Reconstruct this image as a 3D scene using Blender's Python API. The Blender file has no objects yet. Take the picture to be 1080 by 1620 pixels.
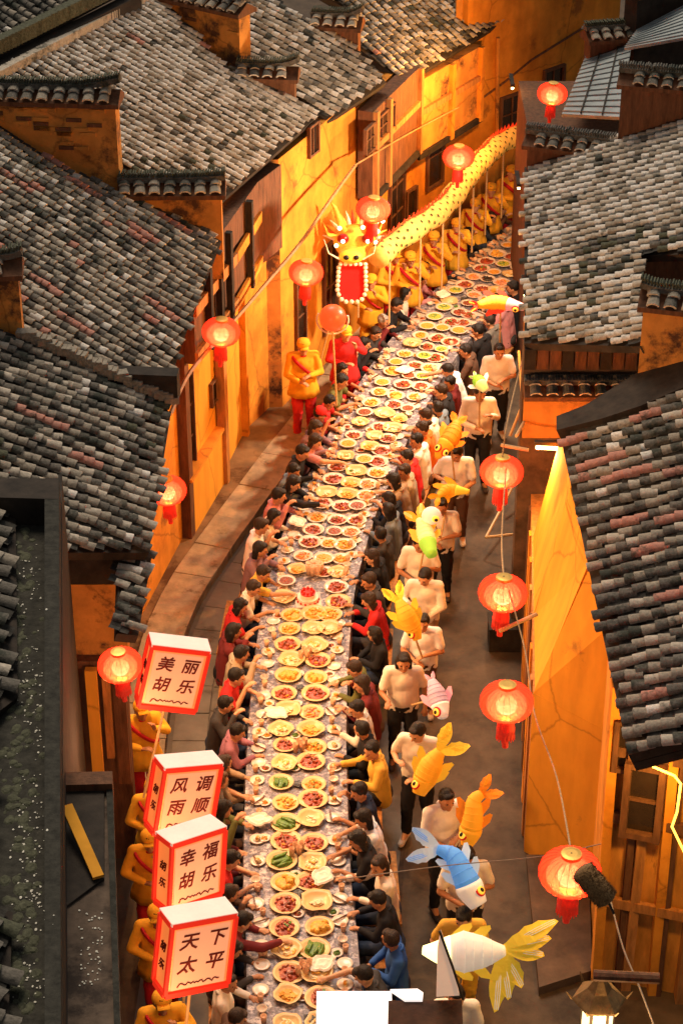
import bpy, bmesh, math, random
import numpy as np
from math import sin, cos, tan, atan, atan2, pi, radians, sqrt
from mathutils import Vector, Matrix, noise as mn
random.seed(7); np.random.seed(7)
SC = bpy.context.scene; COL = SC.collection
# ---------------- camera ----------------
CH = 16.6; PITCH = radians(32); FPX = 3385.0
cd = bpy.data.cameras.new('camera'); cam = bpy.data.objects.new('camera', cd); COL.objects.link(cam)
cam.location = (0, 0, CH); cam.rotation_euler = (radians(90) - PITCH, 0, 0)
cd.sensor_fit = 'VERTICAL'; cd.sensor_height = 24; cd.lens = 24 * FPX / 1620; cd.clip_end = 500
SC.camera = cam
SC.render.resolution_x = 682; SC.render.resolution_y = 1024
# ---------------- world, sun, exposure ----------------
W = bpy.data.worlds.new('World'); SC.world = W; W.use_nodes = True
nt = W.node_tree; nt.nodes.clear()
sky = nt.nodes.new('ShaderNodeTexSky'); sky.sky_type = 'NISHITA'; sky.sun_disc = False
sky.sun_elevation = radians(57); sky.sun_rotation = radians(10); sky.dust_density = 3.0; sky.air_density = 1.0; sky.altitude = 0
hs = nt.nodes.new('ShaderNodeHueSaturation'); hs.inputs['Saturation'].default_value = 0.0
bg = nt.nodes.new('ShaderNodeBackground'); bg.inputs['Strength'].default_value = 0.036
wo = nt.nodes.new('ShaderNodeOutputWorld')
nt.links.new(sky.outputs[0], hs.inputs['Color']); nt.links.new(hs.outputs[0], bg.inputs['Color']); nt.links.new(bg.outputs[0], wo.inputs[0])
sl = bpy.data.lights.new('sun', 'SUN'); sl.energy = 1.8; sl.angle = radians(25); sl.color = (1, .82, .62)
so = bpy.data.objects.new('sun', sl); COL.objects.link(so); so.rotation_euler = (radians(-32), radians(-8), radians(0))
SC.view_settings.view_transform = 'Standard'; SC.view_settings.look = 'None'
SC.view_settings.exposure = 0.42; SC.view_settings.gamma = 1
# ---------------- pixel rays -> points on real planes ----------------
CAM = Vector((0, 0, CH)); FW = Vector((0, cos(PITCH), -sin(PITCH))); UP = Vector((0, sin(PITCH), cos(PITCH)))
def ray(u, v): return FW + Vector(((u - 540) / FPX, 0, 0)) - UP * ((v - 810) / FPX)
def P(u, v, h=0.0):
    d = ray(u, v); return CAM + d * ((h - CH) / d.z)
def PYp(u, v, Y):
    d = ray(u, v); return CAM + d * (Y / d.y)
def PP(u, v, o, n):
    d = ray(u, v); return CAM + d * ((o - CAM).dot(n) / d.dot(n))
def proj(p):
    q = Vector(p) - CAM; z = q.dot(FW); return (540 + FPX * q.x / z, 810 - FPX * q.dot(UP) / z, z)
# ---------------- materials ----------------
MATS = {}
def mat(name, col, rough=.8, var=.25, scale=6.0, bump=.3, metal=0, emis=None, es=0, coord='pos', dark=None, dscale=2.0, damt=.5, stretch=None, col2=None, spec=.3, worn=False):
    if name in MATS: return MATS[name]
    m = bpy.data.materials.new(name); m.use_nodes = True; MATS[name] = m
    n = m.node_tree.nodes; l = m.node_tree.links
    b = n['Principled BSDF']; b.inputs['Roughness'].default_value = rough; b.inputs['Metallic'].default_value = metal
    b.inputs['Specular IOR Level'].default_value = spec
    if coord == 'pos': c = n.new('ShaderNodeNewGeometry').outputs['Position']
    else: c = n.new('ShaderNodeTexCoord').outputs['Object']
    if stretch:
        mp = n.new('ShaderNodeMapping'); mp.inputs['Scale'].default_value = stretch; l.new(c, mp.inputs[0]); c = mp.outputs[0]
    no = n.new('ShaderNodeTexNoise'); no.inputs['Scale'].default_value = scale; no.inputs['Detail'].default_value = 6; no.inputs['Roughness'].default_value = .65
    l.new(c, no.inputs['Vector'])
    rp = n.new('ShaderNodeValToRGB'); l.new(no.outputs[0], rp.inputs[0])
    c1 = [max(0, x * (1 - var)) for x in col]; c2 = [min(1, x * (1 + var)) for x in (col2 or col)]
    rp.color_ramp.elements[0].position = .32; rp.color_ramp.elements[1].position = .68
    rp.color_ramp.elements[0].color = (*c1, 1); rp.color_ramp.elements[1].color = (*c2, 1)
    out = rp.outputs[0]
    if dark:
        n2 = n.new('ShaderNodeTexNoise'); n2.inputs['Scale'].default_value = dscale; n2.inputs['Detail'].default_value = 8; n2.inputs['Roughness'].default_value = .7
        l.new(c, n2.inputs['Vector'])
        r2 = n.new('ShaderNodeValToRGB'); l.new(n2.outputs[0], r2.inputs[0])
        r2.color_ramp.elements[0].position = .62 - damt * .3; r2.color_ramp.elements[1].position = .70 - damt * .25
        r2.color_ramp.elements[0].color = (0, 0, 0, 1); r2.color_ramp.elements[1].color = (1, 1, 1, 1)
        mx = n.new('ShaderNodeMix'); mx.data_type = 'RGBA'; l.new(r2.outputs[0], mx.inputs[0]); l.new(out, mx.inputs[6]); mx.inputs[7].default_value = (*dark, 1)
        out = mx.outputs[2]
    if worn:   # fine cracks and rain streaks
        vo = n.new('ShaderNodeTexVoronoi'); vo.feature = 'DISTANCE_TO_EDGE'; vo.inputs['Scale'].default_value = .75
        wv = n.new('ShaderNodeMix'); wv.data_type = 'VECTOR'; wv.inputs[0].default_value = .22; l.new(c, wv.inputs[4]); l.new(no.outputs['Color'], wv.inputs[5]); l.new(wv.outputs[1], vo.inputs['Vector'])
        rc = n.new('ShaderNodeValToRGB'); l.new(vo.outputs['Distance'], rc.inputs[0]); rc.color_ramp.elements[0].color = (.35, .3, .3, 1); rc.color_ramp.elements[1].color = (1, 1, 1, 1); rc.color_ramp.elements[1].position = .012
        ms_ = n.new('ShaderNodeMapping'); ms_.inputs['Scale'].default_value = (3.5, 3.5, .7); l.new(c, ms_.inputs[0]); ns = n.new('ShaderNodeTexNoise'); ns.inputs['Scale'].default_value = 1.2; ns.inputs['Detail'].default_value = 5; l.new(ms_.outputs[0], ns.inputs['Vector'])
        rs = n.new('ShaderNodeValToRGB'); l.new(ns.outputs[0], rs.inputs[0]); rs.color_ramp.elements[0].position = .35; rs.color_ramp.elements[0].color = (.55, .5, .45, 1); rs.color_ramp.elements[1].position = .6; rs.color_ramp.elements[1].color = (1, 1, 1, 1)
        for r_ in (rc, rs):
            mm_ = n.new('ShaderNodeMix'); mm_.data_type = 'RGBA'; mm_.blend_type = 'MULTIPLY'; mm_.inputs[0].default_value = .55 if r_ is rc else .38; l.new(out, mm_.inputs[6]); l.new(r_.outputs[0], mm_.inputs[7]); out = mm_.outputs[2]
    l.new(out, b.inputs['Base Color'])
    if bump:
        bp = n.new('ShaderNodeBump'); bp.inputs['Strength'].default_value = bump; bp.inputs['Distance'].default_value = .02
        l.new(no.outputs[0], bp.inputs['Height']); l.new(bp.outputs[0], b.inputs['Normal'])
    if emis: b.inputs['Emission Color'].default_value = (*emis, 1); b.inputs['Emission Strength'].default_value = es
    return m
def cloth(name, col, **k): return mat('cloth_' + name, col, rough=.85, var=.12, scale=7, bump=.15, coord='obj', **k)
TILE = [mat('tile_grey', (.27, .235, .185), .85, .3, 30, .5, dark=(.07, .07, .055), dscale=3.5, damt=.1),
        mat('tile_pale', (.42, .37, .30), .85, .25, 30, .5, dark=(.09, .085, .065), dscale=3.0, damt=.25),
        mat('tile_dark', (.12, .108, .09), .85, .4, 30, .5, dark=(.035, .04, .03), dscale=3.0, damt=.4),
        mat('tile_white', (.60, .56, .50), .85, .25, 30, .5, dark=(.12, .11, .08), dscale=4.0, damt=.15),
        mat('tile_pink', (.42, .20, .15), .85, .25, 30, .4, dark=(.10, .07, .05), dscale=4.0, damt=.25),
        mat('tile_moss', (.075, .078, .05), .95, .5, 25, .6)]
T_CHAN = mat('tile_channel', (.045, .042, .036), .95, .5, 20, .5)
M_RIM = mat('tile_mortar_rim', (.55, .5, .42), .9, .3, 20, .4)
OCHRE = mat('ochre_plaster', (.66, .235, .02), .9, .2, 1.6, .5, dark=(.32, .12, .02), dscale=.9, damt=.12, col2=(.72, .29, .03), worn=True)
OCHRE2 = mat('ochre_plaster_stained', (.58, .25, .05), .9, .25, 2.5, .6, dark=(.09, .04, .02), dscale=1.5, damt=.3, worn=True)
OCHRE3 = mat('yellow_plaster', (.76, .34, .03), .9, .08, 1.2, .25, dark=(.45, .20, .03), dscale=1.2, damt=0, worn=True)
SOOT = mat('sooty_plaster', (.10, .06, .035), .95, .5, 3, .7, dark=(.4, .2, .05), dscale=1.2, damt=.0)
WOOD_D = mat('dark_timber', (.13, .055, .025), .8, .4, 5, .5, stretch=(3, 3, .6))
WOOD_O = mat('orange_timber', (.42, .18, .05), .75, .35, 5, .5, stretch=(3, 3, .5))
WOOD_B = mat('black_timber', (.03, .022, .016), .85, .5, 5, .5)
BAMBOO = mat('bamboo', (.55, .36, .16), .5, .2, 8, .1)
GLASS = mat('dark_pane', (.03, .018, .012), .15, .3, 3, 0, spec=.6)
ASPH = mat('worn_asphalt', (.085, .057, .036), .85, .3, 3.0, .5, dark=(.05, .033, .022), dscale=.9, damt=.3)
CONC = mat('path_concrete', (.14, .118, .098), .75, .2, 2.5, .5, dark=(.09, .075, .06), dscale=1.1, damt=.1)
KERB = mat('kerb_stone', (.38, .28, .17), .9, .3, 4.0, .7, dark=(.2, .13, .07), dscale=3, damt=.1)  # paler than the walkway: the whiter street light is put into the stone colour
WALK = mat('walkway_shade_brown', (.22, .13, .06), .9, .3, 2.5, .6, dark=(.10, .045, .015), dscale=1.0, damt=.3)  # brown tone carries the orange shade under the left eaves
SLAB = mat('slab_stone', (.19, .165, .135), .75, .22, 2.5, .6, dark=(.11, .09, .07), dscale=1.3, damt=.1)
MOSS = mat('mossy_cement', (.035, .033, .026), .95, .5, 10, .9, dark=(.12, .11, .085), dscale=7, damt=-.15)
METAL = mat('sheet_metal', (.30, .34, .35), .5, .2, 4, .1, metal=.3)
# ---------------- mesh collector ----------------
class MB:
    def __init__(s): s.v = []; s.f = []; s.m = []
    def add(s, vs, fs, mi=0):
        k = len(s.v); s.v += [tuple(x) for x in vs]; s.f += [tuple(i + k for i in f) for f in fs]; s.m += [mi] * len(fs); return s
    def box(s, c, sz, rz=0, mi=0, M=None):
        hx, hy, hz = sz[0] / 2, sz[1] / 2, sz[2] / 2
        R = M if M is not None else Matrix.Rotation(rz, 3, 'Z')
        vs = [Vector(c) + R @ Vector((x, y, z)) for z in (-hz, hz) for x, y in ((-hx, -hy), (hx, -hy), (hx, hy), (-hx, hy))]
        return s.add(vs, [(3, 2, 1, 0), (4, 5, 6, 7), (0, 1, 5, 4), (1, 2, 6, 5), (2, 3, 7, 6), (3, 0, 4, 7)], mi)
    def beam(s, a, b, w, h, mi=0):
        a = Vector(a); b = Vector(b); d = b - a; L = d.length
        y = d.normalized(); x = y.cross(Vector((0, 0, 1)))
        if x.length < 1e-3: x = Vector((1, 0, 0))
        x.normalize(); z = x.cross(y); M = Matrix((x, y, z)).transposed()
        return s.box((a + b) / 2, (w, L, h), mi=mi, M=M)
    def prism(s, poly, z0, z1, mi=0):
        n = len(poly); vs = [(p[0], p[1], z0) for p in poly] + [(p[0], p[1], z1) for p in poly]
        ar = sum(poly[i][0] * poly[(i + 1) % n][1] - poly[(i + 1) % n][0] * poly[i][1] for i in range(n))
        if ar < 0: vs = vs[:n][::-1] + vs[n:][::-1]
        return s.add(vs, [tuple(range(n))[::-1], tuple(range(n, 2 * n))] + [(i, (i + 1) % n, n + (i + 1) % n, n + i) for i in range(n)], mi)
    def slab(s, pts, off, mi=0):   # polygon extruded by vector off
        n = len(pts); off = Vector(off); vs = [Vector(p) for p in pts] + [Vector(p) + off for p in pts]
        nr = (vs[1] - vs[0]).cross(vs[2] - vs[0])
        fs = [tuple(range(n)), tuple(range(n, 2 * n))[::-1]] + [((i + 1) % n, i, n + i, n + (i + 1) % n) for i in range(n)]
        if nr.dot(off) > 0: fs = [f[::-1] for f in fs]
        return s.add(vs, fs, mi)
    def tube(s, pts, rad, n=8, mi=0, cap=True, flat=1.0):
        pts = [Vector(p) for p in pts]; k = len(pts)
        if not hasattr(rad, '__len__'): rad = [rad] * k
        vs = []; up = None
        for i, p in enumerate(pts):
            d = (pts[min(i + 1, k - 1)] - pts[max(i - 1, 0)]); d = d.normalized() if d.length > 1e-9 else Vector((0, 0, 1))
            if up is None: up = Vector((0, 0, 1)) if abs(d.z) < .9 else Vector((0, 1, 0))
            x = d.cross(up)
            if x.length < 1e-4: x = d.cross(Vector((1, 0, 0)))
            x.normalize(); y = x.cross(d).normalized(); up = y
            for j in range(n):
                a = 2 * pi * j / n; vs.append(p + x * cos(a) * rad[i] + y * sin(a) * rad[i] * flat)
        fs = [(i * n + j, i * n + (j + 1) % n, (i + 1) * n + (j + 1) % n, (i + 1) * n + j) for i in range(k - 1) for j in range(n)]
        if cap: fs += [tuple(range(n))[::-1], tuple(range((k - 1) * n, k * n))]
        return s.add(vs, fs, mi)
    def ell(s, c, r, nu=12, nv=8, mi=0, M=None):
        if not hasattr(r, '__len__'): r = (r, r, r)
        R = M if M is not None else Matrix.Identity(3); c = Vector(c)
        vs = [c + R @ Vector((0, 0, -r[2]))]
        for i in range(1, nv):
            t = -pi / 2 + pi * i / nv
            for j in range(nu):
                a = 2 * pi * j / nu; vs.append(c + R @ Vector((r[0] * cos(t) * cos(a), r[1] * cos(t) * sin(a), r[2] * sin(t))))
        vs.append(c + R @ Vector((0, 0, r[2]))); e = len(vs) - 1
        fs = [(0, 1 + (j + 1) % nu, 1 + j) for j in range(nu)] + [(e, e - nu + j, e - nu + (j + 1) % nu) for j in range(nu)]
        for i in range(nv - 2):
            fs += [(1 + i * nu + j, 1 + i * nu + (j + 1) % nu, 1 + (i + 1) * nu + (j + 1) % nu, 1 + (i + 1) * nu + j) for j in range(nu)]
        return s.add(vs, fs, mi)
    def lathe(s, prof, n=16, mi=0, c=(0, 0, 0), fn=None):
        vs = []
        for r, z in prof:
            for j in range(n):
                a = 2 * pi * j / n; rr = r * (fn(a) if fn else 1); vs.append((c[0] + rr * cos(a), c[1] + rr * sin(a), c[2] + z))
        k = len(prof)
        fs = [(i * n + j, i * n + (j + 1) % n, (i + 1) * n + (j + 1) % n, (i + 1) * n + j) for i in range(k - 1) for j in range(n)]
        if prof[0][0] > 1e-6: fs.append(tuple(range(n))[::-1])
        return s.add(vs, fs + [tuple(range((k - 1) * n, k * n))], mi)
    def mesh(s, name, mats, smooth=False, off=None):
        me = bpy.data.meshes.new(name)
        vs = s.v if off is None else [(x - off[0], y - off[1], z - off[2]) for x, y, z in s.v]
        me.from_pydata(vs, [], s.f)
        for m in (mats if isinstance(mats, (list, tuple)) else [mats]): me.materials.append(m)
        me.polygons.foreach_set('material_index', s.m)
        if smooth: me.polygons.foreach_set('use_smooth', [True] * len(s.f))
        me.update(); return me
    def build(s, name, mats, parent=None, smooth=False, loc=None):
        off = None
        if parent is not None and loc is None:
            off = wloc(parent)
        me = s.mesh(name, mats, smooth, off); o = bpy.data.objects.new(name, me); COL.objects.link(o)
        if parent is not None: o.parent = parent
        if loc is not None: o.location = loc
        return o
def wloc(o):
    t = Vector((0, 0, 0))
    while o is not None: t += o.location; o = o.parent
    return t
LABELS = {}
def tag(o, label, cat, group=None):
    o['label'] = label; o['category'] = cat
    if group: o['group'] = group
    LABELS.setdefault(label, []).append(o.name); return o
def thing(name, loc, label, cat, group=None, rz=0):
    o = bpy.data.objects.new(name, None); COL.objects.link(o); o.location = loc; o.rotation_euler = (0, 0, rz); o.empty_display_size = .2
    return tag(o, label, cat, group)
def put(name, me, parent, loc=(0, 0, 0), rot=None, mt=None, scale=None):
    o = bpy.data.objects.new(name, me); COL.objects.link(o); o.parent = parent; o.location = loc
    if rot is not None: o.rotation_euler = rot
    if scale is not None: o.scale = scale
    if mt is not None: o.material_slots[0].link = 'OBJECT'; o.material_slots[0].material = mt
    return o
def structure(o): o['kind'] = 'structure'; return o
def stuff(o): o['kind'] = 'stuff'; return o
def lamp(name, loc, e, col, r=.1, parent=None):
    l = bpy.data.lights.new(name, 'POINT'); l.energy = e; l.color = col; l.shadow_soft_size = r
    o = bpy.data.objects.new(name, l); COL.objects.link(o)
    if parent is not None: o.parent = parent
    o.location = loc; return o
ORD = ['first', 'second', 'third', 'fourth', 'fifth', 'sixth', 'seventh', 'eighth', 'ninth', 'tenth', 'eleventh', 'twelfth', 'thirteenth', 'fourteenth', 'fifteenth', 'sixteenth', 'seventeenth', 'eighteenth', 'nineteenth']
def ordn(i):
    if i < 19: return ORD[i]
    t = ['twent', 'thirt', 'fort', 'fift', 'sixt', 'sevent', 'eight'][(i + 1) // 10 - 2]; r = (i + 1) % 10
    return t + 'ieth' if r == 0 else t + 'y-' + ORD[r - 1]
# ---------------- ground ----------------
g = MB(); g.add([(-60, -10, 0), (60, -10, 0), (60, 90, 0), (-60, 90, 0)], [(0, 1, 2, 3)])
ground = structure(g.build('ground', ASPH))
def crv(pts, n=12):
    out = []
    for i in range(len(pts) - 1):
        p0 = pts[max(i - 1, 0)]; p1 = pts[i]; p2 = pts[i + 1]; p3 = pts[min(i + 2, len(pts) - 1)]
        for k in range(n):
            t = k / n; out.append(.5 * ((2 * p1) + (p2 - p0) * t + (2 * p0 - 5 * p1 + 4 * p2 - p3) * t * t + (3 * p1 - 3 * p2 + p3 - p0) * t ** 3))
    out.append(pts[-1]); return out
class Curve:
    def __init__(s, pts):
        s.p = crv(pts); s.L = [0]
        for a, b in zip(s.p, s.p[1:]): s.L.append(s.L[-1] + (b - a).length)
        s.len = s.L[-1]
    def at(s, t, off=0):
        t = max(0, min(s.len - 1e-4, t)); i = int(np.searchsorted(s.L, t, side='right')) - 1; i = max(0, min(i, len(s.p) - 2))
        a, b = s.p[i], s.p[i + 1]; k = (t - s.L[i]) / max(1e-9, s.L[i + 1] - s.L[i])
        a0 = s.p[max(i - 2, 0)]; b0 = s.p[min(i + 3, len(s.p) - 1)]
        d = (b0 - a0).normalized(); nrm = Vector((d.y, -d.x, 0)); return a.lerp(b, k) + nrm * off, d
    def near(s, q):
        return min(((p - q).to_2d().length, s.L[i]) for i, p in enumerate(s.p))[1]
KP = Curve([P(u, v, .0) for u, v in ((255, 1330), (262, 1200), (284, 1050), (322, 950), (380, 862), (432, 790), (475, 730), (520, 672), (575, 590), (640, 500), (760, 400), (880, 320))])
path = []
n = 60
lp = [KP.at(KP.len * i / n)[0] for i in range(n + 1)]
# raised walkway on the left with separate kerb stones
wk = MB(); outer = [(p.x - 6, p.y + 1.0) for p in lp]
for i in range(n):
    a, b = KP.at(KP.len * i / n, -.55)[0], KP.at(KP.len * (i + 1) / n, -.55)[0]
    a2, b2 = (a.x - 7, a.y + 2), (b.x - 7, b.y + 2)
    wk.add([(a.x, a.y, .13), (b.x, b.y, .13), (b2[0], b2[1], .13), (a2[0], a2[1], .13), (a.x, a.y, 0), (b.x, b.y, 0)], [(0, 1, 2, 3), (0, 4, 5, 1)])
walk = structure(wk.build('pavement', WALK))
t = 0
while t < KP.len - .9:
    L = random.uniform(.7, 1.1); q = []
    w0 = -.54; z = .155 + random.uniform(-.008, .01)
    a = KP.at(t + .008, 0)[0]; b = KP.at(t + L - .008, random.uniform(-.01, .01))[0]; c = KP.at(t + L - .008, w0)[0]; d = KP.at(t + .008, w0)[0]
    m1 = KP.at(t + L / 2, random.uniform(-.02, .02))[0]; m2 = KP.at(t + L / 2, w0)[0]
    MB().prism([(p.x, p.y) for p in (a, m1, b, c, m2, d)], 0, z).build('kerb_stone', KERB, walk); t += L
# pale concrete street down the middle
EP = Curve([P(u, v, .0) for u, v in ((600, 1700), (622, 1500), (640, 1300), (655, 1150), (668, 1000), (688, 880), (722, 780), (760, 700), (800, 620), (850, 540), (930, 440), (1010, 380))])
rd = MB()
for i in range(n):
    a, b = KP.at(KP.len * i / n, .0)[0], KP.at(KP.len * (i + 1) / n, .0)[0]
    c, d = EP.at(EP.len * (i + 1) / n)[0], EP.at(EP.len * i / n)[0]
    rd.add([(a.x, a.y, .004), (b.x, b.y, .004), (c.x, c.y, .004), (d.x, d.y, .004)], [(3, 2, 1, 0)])
a, d = KP.at(0)[0], EP.at(0)[0]
rd.add([(a.x, a.y, .004), (d.x, d.y, .004), (d.x, 8, .004), (a.x - .3, 8, .004)], [(3, 2, 1, 0)])
road = structure(rd.build('street', CONC))
def slabrow(c0, c1, t0, t1):
    t = t0
    while t < t1:
        L = random.uniform(.5, .75); ps = [KP.at(t + .01, c0 + .01)[0], KP.at(t + L - .01, c0 + .01)[0], KP.at(t + L - .01, c1 - .01)[0], KP.at(t + .01, c1 - .01)[0]]
        MB().prism([(p.x, p.y) for p in ps], 0, .02 + random.uniform(0, .008)).build('paving_slab', SLAB, road); t += L
for c0, c1 in ((.06, .5), (.5, .95)): slabrow(c0, c1, 0, 15)
gt = MB()
for i in range(70):
    a, b = EP.at(EP.len * i / 70, -.03 + random.uniform(-.02, .02))[0], EP.at(EP.len * (i + 1) / 70, .05 + random.uniform(-.03, .03))[0]
gp = [(EP.at(EP.len * i / 90, -.02 + random.uniform(-.008, .008))[0], EP.at(EP.len * i / 90, .03 + random.uniform(-.012, .012))[0]) for i in range(91)]
for (a, b), (c, d) in zip(gp, gp[1:]): gt.add([(a.x, a.y, .008), (c.x, c.y, .008), (d.x, d.y, .008), (b.x, b.y, .008)], [(3, 2, 1, 0)])
structure(gt.build('gutter', mat('gutter_dirt', (.06, .04, .028), .95, .5, 6, .6)))
# ---------------- roof tiles ----------------
def tile_mesh(m, w=.062, L=.15, jit=0):
    b = MB(); n = 6; vs = []
    for y, r, z0 in ((0, w, .022), (L, w * .86, .0)):
        for k in range(n + 1):
            a = pi * k / n; vs.append((-r * cos(a), y + random.uniform(-1, 1) * .003, z0 + r * .8 * sin(a)))
    vs += vs[:n + 1]
    for k in range(n + 1):
        a = pi * k / n; vs.append((-(w - .016) * cos(a), 0, .016 + (w - .016) * .74 * sin(a)))
    fs = [(k, k + 1, n + 2 + k, n + 1 + k) for k in range(n)]; fr = [(2 * n + 3 + k, 2 * n + 2 + k, 3 * n + 3 + k, 3 * n + 4 + k) for k in range(n)]
    b.add(vs, fs, 0); b.f += fr; b.m += [1] * len(fr)
    return b
TB = tile_mesh(0)
TILE_ME = [TB.mesh('roof_tile', [m, m], True) for m in TILE]
CAP_ME = [TB.mesh('cap_tile', [TILE[2], M_RIM]), TB.mesh('cap_tile', [TILE[0], M_RIM])]
def inpoly(x, y, poly):
    c = False; n = len(poly); j = n - 1
    for i in range(n):
        if (poly[i][1] > y) != (poly[j][1] > y) and x < (poly[j][0] - poly[i][0]) * (y - poly[i][1]) / (poly[j][1] - poly[i][1]) + poly[i][0]: c = not c
        j = i
    return c
tv = np.array(TB.v); tf = TB.f; tm = TB.m
class Roof:
    def __init__(s, A, B, h, pitch, rowpx, side):
        s.a = P(*A, h); s.b = P(*B, h); s.h = h
        e = (s.b - s.a).normalized(); up = Vector((-e.y, e.x, 0)) * side   # horizontal upslope
        U = (up * cos(pitch) + Vector((0, 0, sin(pitch)))); s.n = e.cross(U) if e.cross(U).z > 0 else -e.cross(U); s.n.normalize()
        q0 = PP(*rowpx[0], s.a, s.n); q1 = PP(*rowpx[1], s.a, s.n); s.y = (q1 - q0).normalized()
        if s.y.z < 0: s.y = -s.y
        s.x = s.y.cross(s.n).normalized()
    def pt(s, u, v): return PP(u, v, s.a, s.n)
    def loc(s, p): q = p - s.a; return (q.dot(s.x), q.dot(s.y))
def build_roof(R, poly_px, root, pal, pink=.03, sp=.19, ex=.105, limit=300, jitter=1.0, thick=.10, moss=.5):
    P3 = [R.pt(*p) for p in poly_px]
    dk = MB(); dk.slab([p - R.n * .02 for p in P3], -R.n * thick); dk.build('roof_deck', WOOD_B, root)
    P2 = [R.loc(p) for p in P3]; xs = [p[0] for p in P2]; ys = [p[1] for p in P2]
    rows = []; x = math.floor(min(xs) / sp) * sp
    base = Matrix((R.x, R.y, R.n)).transposed(); rl = wloc(root)
    items = []; chan = MB()
    while x < max(xs):
        y = min(ys); ph = random.uniform(-.04, .04); tint_run = None; run = 0
        while y < max(ys):
            e = ex * random.uniform(.85, 1.25)
            if inpoly(x, y + .03, P2):
                wob = .018 * sin(y * 2.1 + x * 3) * jitter
                o = R.a + R.x * (x + wob + random.gauss(0, .006) * jitter) + R.y * (y + ph) + R.n * (.004 + random.uniform(0, .012) * jitter)
                pn = mn.noise(o * .55)
                if run > 0: k = 4; run -= 1
                elif random.random() < pink * .35: k = 4; run = random.choice([0, 1, 2, 4])
                else: k = random.choices(range(4), weights=pal)[0]
                if pn > .3 and random.random() < moss: k = 5 if random.random() < .5 else 2
                items.append((o, k, random.gauss(0, .05) * jitter, random.gauss(0, .03) * jitter, random.uniform(.93, 1.08) * sp / .19))
            if inpoly(x + sp / 2, y, P2) and random.random() < .9:
                c = R.a + R.x * (x + sp / 2) + R.y * y + R.n * .003
                h1 = .03; w = sp * .36
                vs = [c - R.x * w + R.n * h1, c - R.x * w * .3 + R.n * .006, c + R.x * w * .3 + R.n * .006, c + R.x * w + R.n * h1]
                vs += [v + R.y * ex * 1.1 - R.n * .012 for v in vs]; chan.add(vs, [(0, 1, 5, 4), (1, 2, 6, 5), (2, 3, 7, 6)])
            y += e
        x += sp
    stuff(chan.build('channel_tiles', T_CHAN, root)) if chan.f else None
    vis = []
    for it in items:
        u, v, z = proj(it[0]); ok = -5 < u < 1085 and -5 < v < 1625
        vis.append((0 if ok else 1, z))
    order = sorted(range(len(items)), key=lambda i: vis[i])
    V = []; F = []; MI = []; k = 0
    for r, i in enumerate(order):
        o, ti, rz, rx, sc = items[i]
        M = base @ Matrix.Rotation(rz, 3, 'Z') @ Matrix.Rotation(rx, 3, 'X')
        if r < limit:
            ob = bpy.data.objects.new('roof_tile', TILE_ME[ti]); COL.objects.link(ob); ob.parent = root
            m4 = M.to_4x4(); m4.translation = o - rl; ob.matrix_basis = m4 @ Matrix.Diagonal((sc, sc, sc, 1))
        else:
            Mn = np.array(M) * sc; V.append(tv @ Mn.T + np.array(o - rl)); F += [tuple(q + k for q in f) for f in tf]; MI += [ti] * len(tf); k += len(tv)
    if V:
        me = bpy.data.meshes.new('roof_tiles'); me.from_pydata(np.concatenate(V).tolist(), [], F)
        for m in TILE: me.materials.append(m)
        me.polygons.foreach_set('material_index', MI); me.polygons.foreach_set('use_smooth', [True] * len(F)); me.update()
        ob = bpy.data.objects.new('roof_tiles', me); COL.objects.link(ob); ob.parent = root; stuff(ob)
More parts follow.
